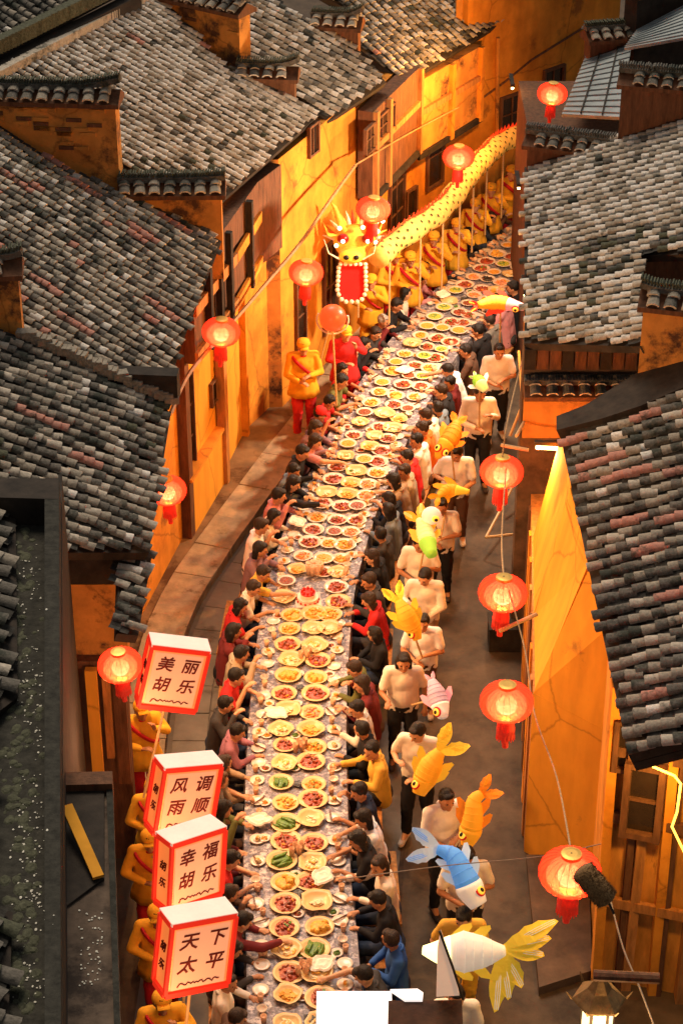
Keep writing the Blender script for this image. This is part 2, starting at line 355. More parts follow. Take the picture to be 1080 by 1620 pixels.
def cap_row(root, a, b, z, wd=.26, sp=.2, curl=.12, ridge_h=.1, dark=False):
    """tile cap on a party wall from a to b (world xy), front towards the camera"""
    a = Vector((a[0], a[1], z)); b = Vector((b[0], b[1], z)); d = b - a; L = d.length; d.normalize()
    fr = Vector((d.y, -d.x, 0));  fr = fr if fr.y < 0 else -fr
    rl = wloc(root); n = max(1, int(L / sp)); tilt = radians(26)
    for sgn in (1, -1):
        f = fr * sgn; yy = (-f * cos(tilt) + Vector((0, 0, sin(tilt)))).normalized(); xx = yy.cross(Vector((0, 0, 1))).normalized(); zz = xx.cross(yy).normalized()
        base = Matrix((xx, yy, zz)).transposed()
        for i in range(n):
            for j, off in enumerate((wd, wd - .13)):
                o = a + d * (sp * (i + .5) + random.gauss(0, .006)) + f * off + Vector((0, 0, .02 + (wd - off) * tan(tilt)))
                ob = bpy.data.objects.new('cap_tile', CAP_ME[0 if (dark or random.random() < .5) else 1]); COL.objects.link(ob); ob.parent = root
                m4 = (base @ Matrix.Rotation(random.gauss(0, .05), 3, 'Z')).to_4x4(); m4.translation = o - rl; ob.matrix_basis = m4 @ Matrix.Diagonal((1.25, 1, 1.15, 1))
    bd = MB()
    bd.slab([a + fr * (wd - .02), b + fr * (wd - .02), b - fr * (wd - .02), a - fr * (wd - .02)], (0, 0, -.06)); 
    # bed under the tiles rises to the ridge
    pr = [a + fr * (wd - .03), a - fr * (wd - .03), a + Vector((0, 0, wd * tan(tilt)))]; bd.slab(pr, b - a)
    bd.build('cap_bed', WOOD_D, root)
    rg = MB(); pts = []; m = max(3, int(L / .035))
    zt = z + wd * tan(tilt) + .03
    for i in range(m):
        s_ = (i + .5) / m; cu = curl * (max(0, s_ - .6) / .4) ** 2
        q = a + d * (L * s_); q.z = zt + cu + ridge_h / 2
        M = Matrix((d, Vector((-d.y, d.x, 0)), Vector((0, 0, 1)))).transposed() @ Matrix.Rotation(.35 + random.gauss(0, .1), 3, 'Y')
        rg.box(q, (.018, .13, ridge_h * random.uniform(.8, 1.15)), M=M)
    rg.build('ridge_tiles', TILE[2] if dark else TILE[5], root)
    rb = MB(); seg = 8
    for i in range(seg):
        s0, s1 = i / seg, (i + 1) / seg; c0 = curl * (max(0, s0 - .6) / .4) ** 2; c1 = curl * (max(0, s1 - .6) / .4) ** 2
        rb.beam(a + d * L * s0 + Vector((0, 0, zt - z + c0)), a + d * L * s1 + Vector((0, 0, zt - z + c1)), .17, .07)
    rb.build('ridge_base', TILE[2], root)
def party(root, pl, foot_r, foot_l, topv, mt, dn=1.0, th=.28, cap=True, ex_r=0, curl=.12, bricks=0, capdark=False, over=.06, back=False):
    r = pl.pt(*foot_r); l = pl.pt(*foot_l); zt = PYp(foot_r[0], topv, r.y).z
    d = Vector((l.x - r.x, l.y - r.y, 0)).normalized(); bk = Vector((d.y, -d.x, 0)); bk = bk if bk.y > 0 else -bk
    w = MB(); z0r = r.z - dn; z0l = l.z - dn
    pts = [Vector((r.x, r.y, z0r)), Vector((l.x, l.y, z0r)), Vector((l.x, l.y, zt)), Vector((r.x, r.y, zt))]
    w.slab(pts, bk * th); w.build('party_wall', mt, root)
    # drip course
    MB().slab([p - bk * .03 for p in (pts[3] - Vector((0, 0, .07)), pts[2] - Vector((0, 0, .07)), pts[2], pts[3])], bk * (th + .06)).build('drip_course', WOOD_D, root)
    for i in range(bricks):
        s = random.uniform(.05, .95); zz = zt - .12 - .065 * random.randrange(0, 9); L = (l - r).to_2d().length
        c = r + d * (L * s); q = Vector((c.x, c.y, zz)) - bk * .006
        if zz > r.z + (l.z - r.z) * s + .05: MB().box(q, (.2, .024, .05), rz=atan2(d.y, d.x)).build('brick', OCHRE2 if i % 3 else WOOD_D, root)
    if cap:
        c = bk * (th / 2); a = Vector((l.x, l.y, 0)) + c; b = Vector((r.x, r.y, 0)) + c - d * over
        cap_row(root, (a.x, a.y), (b.x, b.y), zt + .01, curl=curl, dark=capdark)
    return r, l, zt
def pane_on(root, o, n, u0, u1, vt, vb, name='window', bars=(1, 1), fr=.05, mt=WOOD_D, depth=.06, sill=False):
    """window or door whose outline on the wall plane is given at its centre; upright rectangle"""
    h = Vector((-n.y, n.x, 0)).normalized()
    uc = (u0 + u1) / 2
    a = PP(u0, (vt + vb) / 2, o, n); b = PP(u1, (vt + vb) / 2, o, n); zt = PP(uc, vt, o, n).z; zb = PP(uc, vb, o, n).z
    c = (a + b) / 2; w = abs((b - a).dot(h)); hh = zt - zb; c.z = (zt + zb) / 2
    ang = atan2(h.y, h.x); nn = n if n.dot(CAM - o) > 0 else -n
    f = MB()
    for s in (-1, 1): f.box(c + h * s * (w / 2) + nn * depth / 2, (fr, depth, hh + fr), rz=ang)
    for s in (-1, 1): f.box(c + Vector((0, 0, s * hh / 2)) + nn * depth * .45, (w - fr, depth * .9, fr), rz=ang)
    for i in range(bars[0]): f.box(c + h * (w * ((i + 1) / (bars[0] + 1) - .5)) + nn * depth * .3, (fr * .5, depth * .5, hh - fr), rz=ang)
    for i in range(bars[1]): f.box(c + Vector((0, 0, hh * ((i + 1) / (bars[1] + 1) - .5))) + nn * depth * .27, (w - fr, depth * .42, fr * .5), rz=ang)
    if sill: f.box(c + Vector((0, 0, -hh / 2 - fr * .8)) + nn * .05, (w + .12, .12, .05), rz=ang)
    fo = f.build(name, mt, root)
    MB().box(c + nn * .006, (w - fr, .012, hh - fr), rz=ang).build('pane', GLASS, fo)
# ================= houses on the left =================
NP = [P(u, v, 0) for u, v in ((150, 1330), (213, 1010), (290, 862), (352, 765), (388, 692), (426, 656), (447, 655), (560, 540), (632, 455), (728, 388), (960, 296))]
def facade(root, i, j, z1, mt, z0=0, off=0, name='wall', th=.25, zt=None):
    a, b = NP[i], NP[j] if isinstance(j, int) else j
    d = Vector((b.x - a.x, b.y - a.y, 0)).normalized(); n = Vector((d.y, -d.x, 0))
    n = n if n.x > 0 else -n
    w = MB(); w.prism([(a + n * off).to_2d(), (b + n * off).to_2d(), (b + n * (off - th)).to_2d(), (a + n * (off - th)).to_2d()], z0, z1)
    w.build(name, mt, root); return a + n * off, n, d
RC = Roof((240, 640), (352, 378), 4.5, radians(27), ((0, 262), (270, 440)), 1)
R1 = Roof((237, 872), (272, 650), 4.5, radians(26), ((0, 640), (240, 742)), 1)
RB = Roof((355, 312), (505, 180), 4.5, radians(27), ((240, 12), (500, 170)), 1)
RD = Roof((520, 190), (612, 128), 4.3, radians(27), ((390, 45), (600, 165)), 1)
RE = Roof((640, 130), (825, 14), 4.0, radians(27), ((570, 62), (640, 128)), 1)
print('roof heights', RB.pt(100, 75), RC.pt(0, 300), R1.pt(0, 700), RD.pt(400, 0), RE.pt(520, 0))
h1 = thing('house', NP[1], 'nearest tiled house on the left with crooked grey tiles above the box lanterns', 'house')
build_roof(R1, [(272, 650), (60, 552), (-60, 497), (-60, 872), (237, 872)], h1, (5, 3, 6, .4), pink=.05, jitter=1.6, sp=.195, ex=.105)
facade(h1, 1, 2, 4.35, OCHRE)
# camera-facing gable below the roof end
q = R1.pt(215, 885); yg = P(235, 872, 4.5).y + .12
def gable(root, u0, u1, vt, vb, Y, mt, name='gable_wall', th=.2):
    a = PYp(u0, vt, Y); b = PYp(u1, vt, Y); zb = PYp((u0 + u1) / 2, vb, Y).z
    o = MB().box(((a.x + b.x) / 2, Y + th / 2, (a.z + zb) / 2), (abs(b.x - a.x), th, a.z - zb)).build(name, mt, root); return a, b, zb
gable(h1, -40, 186, 872, 1600, yg + .25, WOOD_D)
gable(h1, -40, 196, 925, 1040, yg - .05, OCHRE2, name='gable_wall')
gable(h1, 60, 200, 868, 924, yg - .18, WOOD_B, name='gable_board')
bm_ = MB(); a = PYp(60, 1046, yg - .1); b = PYp(196, 1046, yg - .1); bm_.beam(a, b, .14, .1); bm_.build('lintel', WOOD_D, h1)
for u0, u1, v0, v1, m, dz in ((134, 152, 1062, 1235, OCHRE3, .3), (100, 122, 1060, 1240, WOOD_D, .25), (160, 172, 1060, 1200, WOOD_O, .15), (176, 196, 1055, 1240, WOOD_D, .1)):
    gable(h1, u0, u1, v0, v1, yg - dz, m, name='post', th=.08)
# narrow verge of drooping tiles beside the gable
vr = Roof((222, 1000), (243, 868), 4.3, radians(20), ((190, 930), (225, 945)), 1)
build_roof(vr, [(243, 868), (190, 868), (186, 1000), (220, 1003)], h1, (5, 2, 6, .5), pink=.05, jitter=2.2, limit=60)
h2 = thing('house', NP[3], 'big tiled house with long dark tile rows beside the left walkway', 'house')
build_roof(RC, [(352, 380), (180, 303), (100, 264), (0, 205), (-60, 172), (-60, 500), (60, 545), (150, 585), (240, 640), (268, 610), (290, 540)], h2, (6, 4, 4, 1.2), pink=.05, jitter=1.2, sp=.175, ex=.095)
facade(h2, 2, 3, 4.35, OCHRE3); o3, n3, d3 = facade(h2, 3, 4, 4.35, OCHRE3)
facade(h2, 2, 4, 4.3, WOOD_D, z0=2.95, off=.3, name='jetty', th=.3)
MB().box((R1.pt(60, 552) + R1.pt(272, 650)) / 2 + Vector((0, .1, -.08)), ((R1.pt(60, 552) - R1.pt(272, 650)).length, .2, .34), rz=atan2((R1.pt(60, 552) - R1.pt(272, 650)).y, (R1.pt(60, 552) - R1.pt(272, 650)).x)).build('valley_board', WOOD_B, h2)
rt = MB()
for i in range(30):
    s = i / 29; a = R1.pt(272 - 232 * s, 648 - 105 * s) ; rt.box(a + Vector((0, 0, .14 + random.uniform(-.02, .02))), (.17, .12, .08), rz=random.uniform(-.3, .3))
rt.build('ridge_tiles', TILE[0], h2)
party(h2, RC, (38, 545), (-40, 515), 432, OCHRE2, curl=.05)
party(h2, RC, (190, 296), (-60, 172), 163, OCHRE2, bricks=40, dn=.6)
party(h2, RC, (352, 377), (186, 303), 306, OCHRE2, dn=.6, curl=.03)
# windows, door, posts of the left facade
for u0, u1, vt, vb, nm, br in ((331, 343, 600, 636, 'window', (0, 0)), (292, 303, 590, 745, 'door', (0, 2))): pane_on(h2, *(lambda t: (t[0], t[1]))((NP[2] if u0 < 300 else NP[2], Vector(((NP[3] - NP[2]).y, -(NP[3] - NP[2]).x, 0)).normalized())), u0, u1, vt, vb, name=nm, bars=br, fr=.03)
def post(root, i, k, off, z0, z1, w, m, name='post'):
    a, b = NP[i], NP[i + 1]; d = (b - a).normalized(); n = Vector((d.y, -d.x, 0)); n = n if n.x > 0 else -n
    p = a.lerp(b, k) + n * off; return MB().box((p.x, p.y, (z0 + z1) / 2), (w, w, z1 - z0), rz=atan2(d.y, d.x)).build(name, m, root)
post(h2, 2, .04, .06, 0, 4.3, .16, WOOD_D); post(h2, 2, .92, .09, 0, 2.95, .13, WOOD_O); post(h2, 3, .9, .05, 0, 4.3, .1, OCHRE)
for k in (.3, .55, .8): post(h2, 2, k, .34, 2.95, 4.3, .09, WOOD_B)
post(h2, 3, .5, .34, 2.95, 4.3, .09, WOOD_B)
# panels of the jetty
for i, m in ((2, WOOD_O), (3, OCHRE)):
    a, b = NP[i], NP[i + 1]; d = (b - a).normalized(); n = Vector((d.y, -d.x, 0))
    for z in (3.05, 3.75):
        MB().box(((a + b) / 2 + n * .62).to_2d().to_3d() + Vector((0, 0, z)), ((b - a).length, .04, .16), rz=atan2(d.y, d.x)).build('rail', m, h2) if False else None
        MB().beam((a + n * .32) + Vector((0, 0, z)), (b + n * .32) + Vector((0, 0, z)), .05, .16).build('rail', m, h2)
# yard wall stub
yw = thing('yard_wall', P(318, 830), 'low yellow plaster wall stub standing on the walkway under a red lantern', 'wall')
a = P(292, 862); b = P(346, 770); dd = (b - a).normalized(); nn = Vector((dd.y, -dd.x, 0))
MB().prism([(a + nn * .12).to_2d(), (b + nn * .12).to_2d(), (b - nn * .45).to_2d(), (a - nn * .45).to_2d()], .13, 1.05).build('wall', OCHRE3, yw)
MB().prism([(a + nn * .16).to_2d(), (b + nn * .16).to_2d(), (b - nn * .45).to_2d(), (a - nn * .45).to_2d()], 1.053, 1.10).build('coping', OCHRE, yw)
h3 = thing('house', NP[5], 'large pale-roofed house with tall orange wall behind the man in yellow costume', 'house')
build_roof(RB, [(355, 313), (505, 181), (465, 158), (360, 106), (245, -12), (-60, 150), (-60, 195)], h3, (1, 5, .3, 9), pink=.006, moss=.12, sp=.15, ex=.09, jitter=.9)
facade(h3, 4, 5, 4.3, OCHRE); facade(h3, 5, 6, 4.3, OCHRE2); of, nf, df = facade(h3, 6, 7, 4.3, OCHRE)
facade(h3, 4, 5, 4.28, WOOD_D, z0=2.95, off=.28, name='jetty')
pane_on(h3, of, nf, 510, 530, 385, 520, name='door', bars=(1, 1), fr=.05); pane_on(h3, of, nf, 466, 480, 440, 560, name='door', bars=(0, 1), fr=.04)
pane_on(h3, of, nf, 486, 500, 197, 243, name='window', bars=(1, 0), fr=.04)
# ridge of roof B
rb = MB(); a0 = RB.pt(-60, 152); b0 = RB.pt(248, -12)
for i in range(90):
    p = a0.lerp(b0, i / 89) + RB.n * .06; rb.box(p, (.13, .1, .12), rz=.5 + random.gauss(0, .1))
rb.build('ridge_tiles', TILE[1], h3)
party(h3, RB, (380, 104), (248, -4), 22, OCHRE2, dn=.6, bricks=10); party(h3, RB, (466, 158), (372, 112), 124, WOOD_D, dn=.6, curl=.1)
h4 = thing('house', NP[7], 'narrow house with grey tile roof and timber jetty between two larger roofs', 'house')
build_roof(RD, [(520, 191), (612, 129), (575, 90), (560, 76), (480, 32), (420, -12), (378, -12), (378, 100), (465, 143), (505, 180)], h4, (5, 5, 1.8, 3.5), moss=.25, pink=.01, sp=.17, ex=.1)
od, nd, dd_ = facade(h4, 7, 8, 4.1, OCHRE); facade(h4, 7, 8, 4.1, WOOD_D, z0=2.6, off=.3, name='jetty')
party(h4, RD, (566, 76), (490, 36), 44, WOOD_D, dn=.6)
pane_on(h4, od, nd, 567, 592, 283, 345, name='window', bars=(1, 1)); pane_on(h4, od, nd, 614, 636, 250, 380, name='door', bars=(1, 2))
h5 = thing('house', NP[8], 'far left tiled house with two tall dark openings behind the dragon', 'house')
build_roof(RE, [(640, 131), (828, 13), (822, -14), (500, -14), (562, 22), (566, 74)], h5, (5, 5, 2, 3), moss=.2, pink=.005, sp=.17, ex=.1)
oe, ne, de = facade(h5, 8, 9, 3.85, OCHRE); facade(h5, 8, 9, 3.85, OCHRE2, z0=2.5, off=.3, name='jetty')
pane_on(h5, oe, ne, 674, 698, 198, 292, name='window', bars=(0, 1)); pane_on(h5, oe, ne, 640, 655, 300, 380, name='door', bars=(0, 1))
for hh, i, zz in ((h4, 7, 2.62), (h5, 8, 2.52), (h4, 7, 3.5), (h5, 8, 3.3)):
    a, b = NP[i], NP[i + 1]; d = (b - a).normalized(); n = Vector((d.y, -d.x, 0)); n = n if n.x > 0 else -n
    MB().beam(a + n * .33 + Vector((0, 0, zz)), b + n * .33 + Vector((0, 0, zz)), .06, .1).build('rail', WOOD_B if zz < 3 else WOOD_O, hh)
pane_on(h4, od + nd * .3, nd, 575, 620, 185, 225, name='window', bars=(4, 1), fr=.04)
for k in (.03, .3, .97): post(h4, 7, k, .33, 2.6, 4.1, .1, WOOD_O)
for k in (.97, .5): post(h5, 8, k, .33, 2.5, 3.85, .1, OCHRE)
h6 = thing('house', NP[9], 'tall windowed orange house closing the far end of the street', 'house')
ot, nt_, dt = facade(h6, 9, 10, 7.2, OCHRE)
a = NP[9]; MB().box((a.x - .05, a.y + 1.2, 3.6), (.3, 2.2, 7.2)).build('wall', OCHRE2, h6)
pane_on(h6, ot, nt_, 790, 826, 150, 208, name='window', bars=(1, 1)); pane_on(h6, ot, nt_, 858, 888, 108, 165, name='window', bars=(1, 0), sill=True)
cr = MB(); cr.tube([PP(u, v, ot + nt_ * .02, nt_) for u, v in ((735, 175), (800, 128), (840, 95), (925, 42))], .02, 6); cr.build('conduit', WOOD_D, h6)
cr = MB(); cr.tube([PP(u, v, ot + nt_ * .05, nt_) for u, v in ((787, 60), (785, 250))], .035, 8); cr.build('drainpipe', OCHRE2, h6)
# mossy roof behind the ridge, top left
hb = RB.pt(80, 75).z + .15
RG = Roof((-60, 125), (215, -14), hb, radians(24), ((0, 20), (60, 60)), 1)
h7 = thing('house', P(-40, 60, 0), 'mossy green-tiled house just beyond the ridge in the top left corner', 'house')
build_roof(RG, [(-60, 118), (200, -20), (-60, -20)], h7, (2, .5, 4, .3), pink=0, limit=150)
rg = MB(); 
for i in range(50):
    p = RG.pt(-60 + 255 * i / 49, 112 - 128 * i / 49); rg.box(p + Vector((0, 0, .1)), (.1, .16, .2), rz=random.gauss(.5, .1))
rg.build('ridge_tiles', TILE[5], h7); 
a = P(-60, 128, hb - .05); b = P(215, -10, hb - .05); MB().beam(a + Vector((0, 0, -.5)), b + Vector((0, 0, -.5)), .2, 1.0).build('wall', WOOD_B, h7)
# ================= nearest left building =================
hn = thing('parapet_building', P(0, 1200, 0), 'dark mossy flat-topped building with straight parapet in the bottom left corner', 'building')
hp = 6.0
def flat(pts, h): return [P(u, v, h).to_2d() for u, v in pts]
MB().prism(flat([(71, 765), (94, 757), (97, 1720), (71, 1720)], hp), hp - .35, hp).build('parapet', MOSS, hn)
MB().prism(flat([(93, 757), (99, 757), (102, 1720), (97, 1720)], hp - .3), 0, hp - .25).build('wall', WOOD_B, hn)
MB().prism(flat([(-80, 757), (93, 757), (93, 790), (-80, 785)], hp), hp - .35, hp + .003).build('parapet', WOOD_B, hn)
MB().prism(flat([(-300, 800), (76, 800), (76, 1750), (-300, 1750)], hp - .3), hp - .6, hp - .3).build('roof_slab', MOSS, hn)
RN = Roof((28, 1720), (30, 800), hp - .22, radians(22), ((-60, 1000), (30, 1040)), 1)
build_roof(RN, [(26, 800), (30, 1100), (-10, 1130), (-10, 1430), (22, 1440), (10, 1740), (-200, 1740), (-200, 780)], hn, (3, 1, 6, .3), pink=.04, jitter=2.0, sp=.23, ex=.15)
deb = MB()
cl_ = [(random.uniform(25, 72), random.uniform(850, 1600)) for _ in range(34)]
for i in range(330):
    cu_, cv_ = random.choice(cl_); u = random.gauss(cu_, 12); v = random.gauss(cv_, 22)
    if not (5 < u < 92 and 800 < v < 1618): continue
    h = hp + .005 if u > 73 else hp - .295
    if u > 73 and random.random() < .8: continue
    p = P(u, v, h); r = random.uniform(.004, .013); deb.ell(p, (r, r * random.uniform(.6, 1.6), r * .5), 5, 3)
ms = MB()
for i in range(240):
    u = random.gauss(30, 16); v = random.uniform(820, 1610)
    if not 3 < u < 70: continue
    p = P(u, v, hp - .3); r = random.uniform(.015, .05); ms.ell(p, (r, r * random.uniform(.8, 1.8), r * .35), 7, 4)
stuff(ms.build('moss_clumps', TILE[5], hn))
stuff(deb.build('fallen_petals', mat('petal_white', (.6, .58, .5), .8, .2), hn))
lt = thing('lean_to_roof', P(140, 1400, 0), 'low dark lean-to roof with a bright orange plank across it, left edge', 'lean-to')
MB().prism(flat([(98, 1228), (172, 1226), (186, 1720), (98, 1720)], 5.3), 5.2, 5.3).build('roof_slab', mat('tar_slab', (.10, .07, .05), .9, .4, 5, .6, dark=(.03, .02, .015), dscale=2, damt=.4), lt)
MB().prism(flat([(168, 1226), (178, 1226), (194, 1720), (184, 1720)], 5.33), 5.18, 5.34).build('roof_edge', MOSS, lt)
MB().prism(flat([(98, 1222), (178, 1220), (178, 1240), (98, 1242)], 5.4), 5.18, 5.4).build('roof_edge', WOOD_D, lt)
MB().beam(P(106, 1275, 5.5), P(156, 1388, 5.36), .09, .03).build('plank', OCHRE3, lt)
MB().prism(flat([(99, 1250), (165, 1250), (165, 1390), (98, 1440)], 5.32), 5.304, 5.33).build('tar_patch', WOOD_B, lt)
for u, v in ((112, 1240), (116, 1640)):
    p = P(u, v, 5.2); MB().box((p.x, p.y, 2.6), (.1, .1, 5.2)).build('post', WOOD_D, lt)
deb = MB()
for i in range(60):
    p = P(random.uniform(125, 163), random.uniform(1440, 1560), 5.305); r = random.uniform(.005, .012); deb.ell(p, (r, r, r * .5), 5, 3)
stuff(deb.build('fallen_petals', MATS['petal_white'], lt))
# ================= houses on the right =================
RR = Roof((828, 545), (828, 262), 4.5, radians(25), ((830, 480), (1010, 432)), -1)
hr1 = thing('house', (3.2, 27, 0), 'right-hand house with clean pale grey tiled roof beside the far table end', 'house')
build_roof(RR, [(828, 266), (1090, 184), (1090, 400), (1012, 402), (1012, 546), (828, 541)], hr1, (2, 6, .7, 6), moss=.3, pink=0, jitter=.7, sp=.185, ex=.115)
YR = P(828, 545, 4.5).y + .05
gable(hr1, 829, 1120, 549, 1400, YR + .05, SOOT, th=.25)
gable(hr1, 829, 990, 622, 693, YR - .02, OCHRE2, name='gable_panel', th=.06)
for i in range(9): gable(hr1, 830 + i * 20, 848 + i * 20, 553, 585, YR - .05, WOOD_D if i % 3 else WOOD_B, name='gable_board', th=.06)
a = PYp(828, 606, YR - .05); b = PYp(1012, 606, YR - .05); cap_row(hr1, (b.x, b.y - .02), (a.x, a.y - .02), a.z - .08, wd=.22, curl=0, dark=True, ridge_h=.04)
a = P(829, 543, 4.45); b = P(829, 262, 4.45)
MB().prism([(a.x + .12, a.y), (b.x + .12, b.y), (b.x + .35, b.y), (a.x + .35, a.y)], 0, 4.4).build('wall', OCHRE, hr1)
MB().beam(a + Vector((.02, 0, -.08)), b + Vector((.02, 0, -.08)), .03, .12).build('fascia', WOOD_B, hr1)
r_, l_, z_ = party(hr1, RR, (1012, 545), (1100, 520), 482, OCHRE2, dn=2.6, curl=.05)
party(hr1, RR, (832, 268), (975, 226), 228, WOOD_D, dn=1.5, curl=0, capdark=True); party(hr1, RR, (976, 226), (1110, 182), 132, WOOD_D, dn=1, curl=0, capdark=True)
hr2 = thing('house', (4.2, 33, 0), 'upper right house with ribbed sheet metal roof and dark stepped walls', 'house')
Rm = Roof((893, 175), (950, 84), 4.6, radians(20), ((900, 165), (975, 150)), -1)
m0 = [Rm.pt(*p) for p in ((888, 180), (926, 88), (1000, 60), (980, 185))]
mm = MB(); mm.slab(m0, (0, 0, -.05)); mm.build('metal_sheet', METAL, hr2)
for k in range(13):
    s = (k + .5) / 13; a = m0[0].lerp(m0[1], s); b = m0[3].lerp(m0[2], s); MB().beam(a + Vector((0, 0, .012)), b + Vector((0, 0, .012)), .02, .02).build('sheet_rib', METAL, hr2)
for s in (.33, .7): a = m0[0].lerp(m0[3], s); b = m0[1].lerp(m0[2], s); MB().beam(a + Vector((0, 0, .03)), b + Vector((0, 0, .03)), .02, .02).build('seam', WOOD_B, hr2)
m1 = [Rm.pt(*p) + Vector((0, 0, .25)) for p in ((985, 100), (1005, 72), (1100, 20), (1100, 80))]
MB().slab(m1, (0, 0, -.05)).build('metal_sheet', METAL, hr2)
for k in range(9):
    s = (k + .5) / 9; MB().beam(m1[0].lerp(m1[1], s) + Vector((0, 0, .012)), m1[3].lerp(m1[2], s) + Vector((0, 0, .012)), .02, .02).build('sheet_rib', METAL, hr2)
party(hr2, Rm, (932, 94), (1003, 66), 64, WOOD_D, dn=1.5, curl=0); party(hr2, Rm, (1003, 70), (1110, 10), -8, WOOD_B, dn=1.5, curl=0)
MB().box((4.6, 31.5, 2.0), (3.4, 4, 4.0)).build('wall', WOOD_D, hr2)
# lower right roof
RF = Roof((990, 1190), (885, 690), 4.2, radians(25), ((900, 757), (1080, 700)), -1)
hr3 = thing('house', (3.3, 19, 0), 'near right house with rough dark tiles flecked with pink above yellow wall', 'house')
build_roof(RF, [(886, 694), (960, 668), (1016, 650), (1095, 612), (1095, 1165), (992, 1192)], hr3, (5, 2, 6, .3), pink=.11, jitter=1.3, sp=.215, ex=.12)
# black slab along the far edge of the slope
MB().slab([RF.pt(*p) + RF.n * .09 for p in ((884, 690), (884, 668), (930, 650), (1010, 600), (1095, 560), (1095, 618), (1016, 652), (955, 672))], -RF.n * .2).build('roof_patch', WOOD_B, hr3)
# lower wall, sloping plaster above it
lo = [P(828, 1345), P(827, 1100), P(826, 900), P(826, 700), P(824, 640)]
hi = [Vector((P(u, v, 4.1).x, P(u, v, 4.1).y, 4.1)) for u, v in ((955, 1010), (925, 880), (900, 760), (884, 690), (870, 655))]
for i in range(4):
    a, b = lo[i], lo[i + 1]; MB().prism([a.to_2d(), b.to_2d(), (b.x + .2, b.y), (a.x + .2, a.y)], 0, 2.3).build('wall', WOOD_O, hr3)
for i in range(4):
    a, b = lo[i], lo[i + 1]
    for k in range(5):
        p = a.lerp(b, (k + .5) / 5); MB().box((p.x - .012, p.y, 1.15), (.03, .12, 2.28)).build('board', (WOOD_O, OCHRE, WOOD_D)[(i + k) % 3], hr3)
def onlo(Y): 
    pts = sorted([(p.y, p.x) for p in lo]); return np.interp(Y, [a for a, _ in pts], [b for _, b in pts])
for k, (ya, yb, mt) in enumerate(((19.1, 20.6, OCHRE3), (20.64, 22.3, OCHRE3))):
    xa, xb = onlo(ya), onlo(yb); wd = .52 if k == 0 else .36
    pts = [Vector((xa + .02, ya, 2.3)), Vector((xb + .02, yb, 2.3)), Vector((xb + .34, yb, 4.05)), Vector((xa + wd, ya, 4.05))]
    MB().slab(pts, (.3, 0, -.1)).build('plaster_face', mt, hr3)
A_ = Vector((onlo(19.1), 19.09, 0)); B_ = A_ + Vector((.85, -.80, 0)); Z_ = lambda p, z, dx=0, dy=0: Vector((p.x + dx, p.y + dy, z))
MB().slab([Z_(A_, 0), Z_(B_, 0), Z_(B_, 2.3), Z_(A_, 2.3)], (.12, .16, 0)).build('wall', OCHRE3, hr3)
MB().slab([Z_(A_, 2.303), Z_(B_, 2.303), Z_(B_, 4.0, .1, .1), Z_(A_, 4.0, .53, 0)], (.12, .16, 0)).build('wall', OCHRE3, hr3)
MB().box((3.35, 19.6, 2.1), (.9, 1.0, 4.0)).build('wall', OCHRE, hr3)
dp = MB(); dp.tube([(onlo(19.6) + .75, 18.3, 4.0), (onlo(19.6) + .72, 18.25, 2.6), (onlo(19.6) + .9, 18.2, 2.55)], .03, 8); dp.build('drainpipe', OCHRE2, hr3)
# timber house bottom right
hr4 = thing('timber_house', (3.2, 16.6, 0), 'orange timber house with leaning posts and open window in the bottom right corner', 'house')
cx, cy = P(938, 1545).x, P(938, 1545).y
MB().prism([(cx, cy), (cx + 3, cy - .9), (cx + 3, cy + 2.2), (cx + .15, cy + 2.2)], 0, 4.1).build('wall', mat('timber_wall', (.62, .27, .05), .8, .3, 3, .5, stretch=(2, 2, .5), dark=(.2, .08, .02), dscale=1.6, damt=.1), hr4)
fn = Vector((-.9, -3, 0)).normalized(); fo_ = Vector((cx, cy, 0)) + fn * .01
for k, (s, m, w) in enumerate(((.03, OCHRE, .16), (.26, WOOD_D, .07), (.34, WOOD_O, .14), (.62, OCHRE, .12), (.68, WOOD_D, .05), (.9, WOOD_O, .2), (1.25, WOOD_D, .15))):
    p = Vector((cx + s, cy - s * .3, 0)) + fn * .05; MB().beam((p.x, p.y, 0), (p.x + .04 * ((k % 3) - 1), p.y, 4.0), w, .1).build('post', m, hr4)
for z in (1.2, 2.35, 3.2): MB().beam(Vector((cx, cy, z)) + fn * .09, Vector((cx + 2, cy - .6, z)) + fn * .09, .06, .12).build('rail', (WOOD_D, WOOD_O, WOOD_D)[int(z) % 3], hr4)
pane_on(hr4, fo_ + fn * .12, fn, 990, 1045, 1208, 1318, name='window', bars=(0, 1), fr=.07, depth=.1)
pane_on(hr4, fo_ + fn * .08, fn, 975, 1000, 1140, 1215, name='window', bars=(0, 0), fr=.05, depth=.08)
MB().slab([RF.pt(*p) - RF.n * .13 for p in ((992, 1192), (1095, 1165), (1095, 1120), (985, 1140))], -RF.n * .1).build('eave_board', WOOD_B, hr4)
# dark counter platform against the wall
kp = thing('stone_step', P(880, 1450), 'dark broad stone step in the recess beneath the big red lantern', 'step')
MB().prism([P(u, v, .12).to_2d() for u, v in ((832, 1352), (930, 1352), (936, 1535), (852, 1562))], 0, .12).build('step', mat('dark_stone', (.10, .06, .035), .8, .4, 3, .5), kp)
# dark box by the wall
bx = thing('crate', P(800, 1010), 'black square crate on the asphalt below the second red lantern on the right', 'crate')
p = P(800, 1018); MB().box((p.x, p.y, .17), (.48, .4, .34)).build('crate_body', WOOD_B, bx); MB().box((p.x, p.y, .355), (.5, .42, .03)).build('lid', WOOD_B, bx)
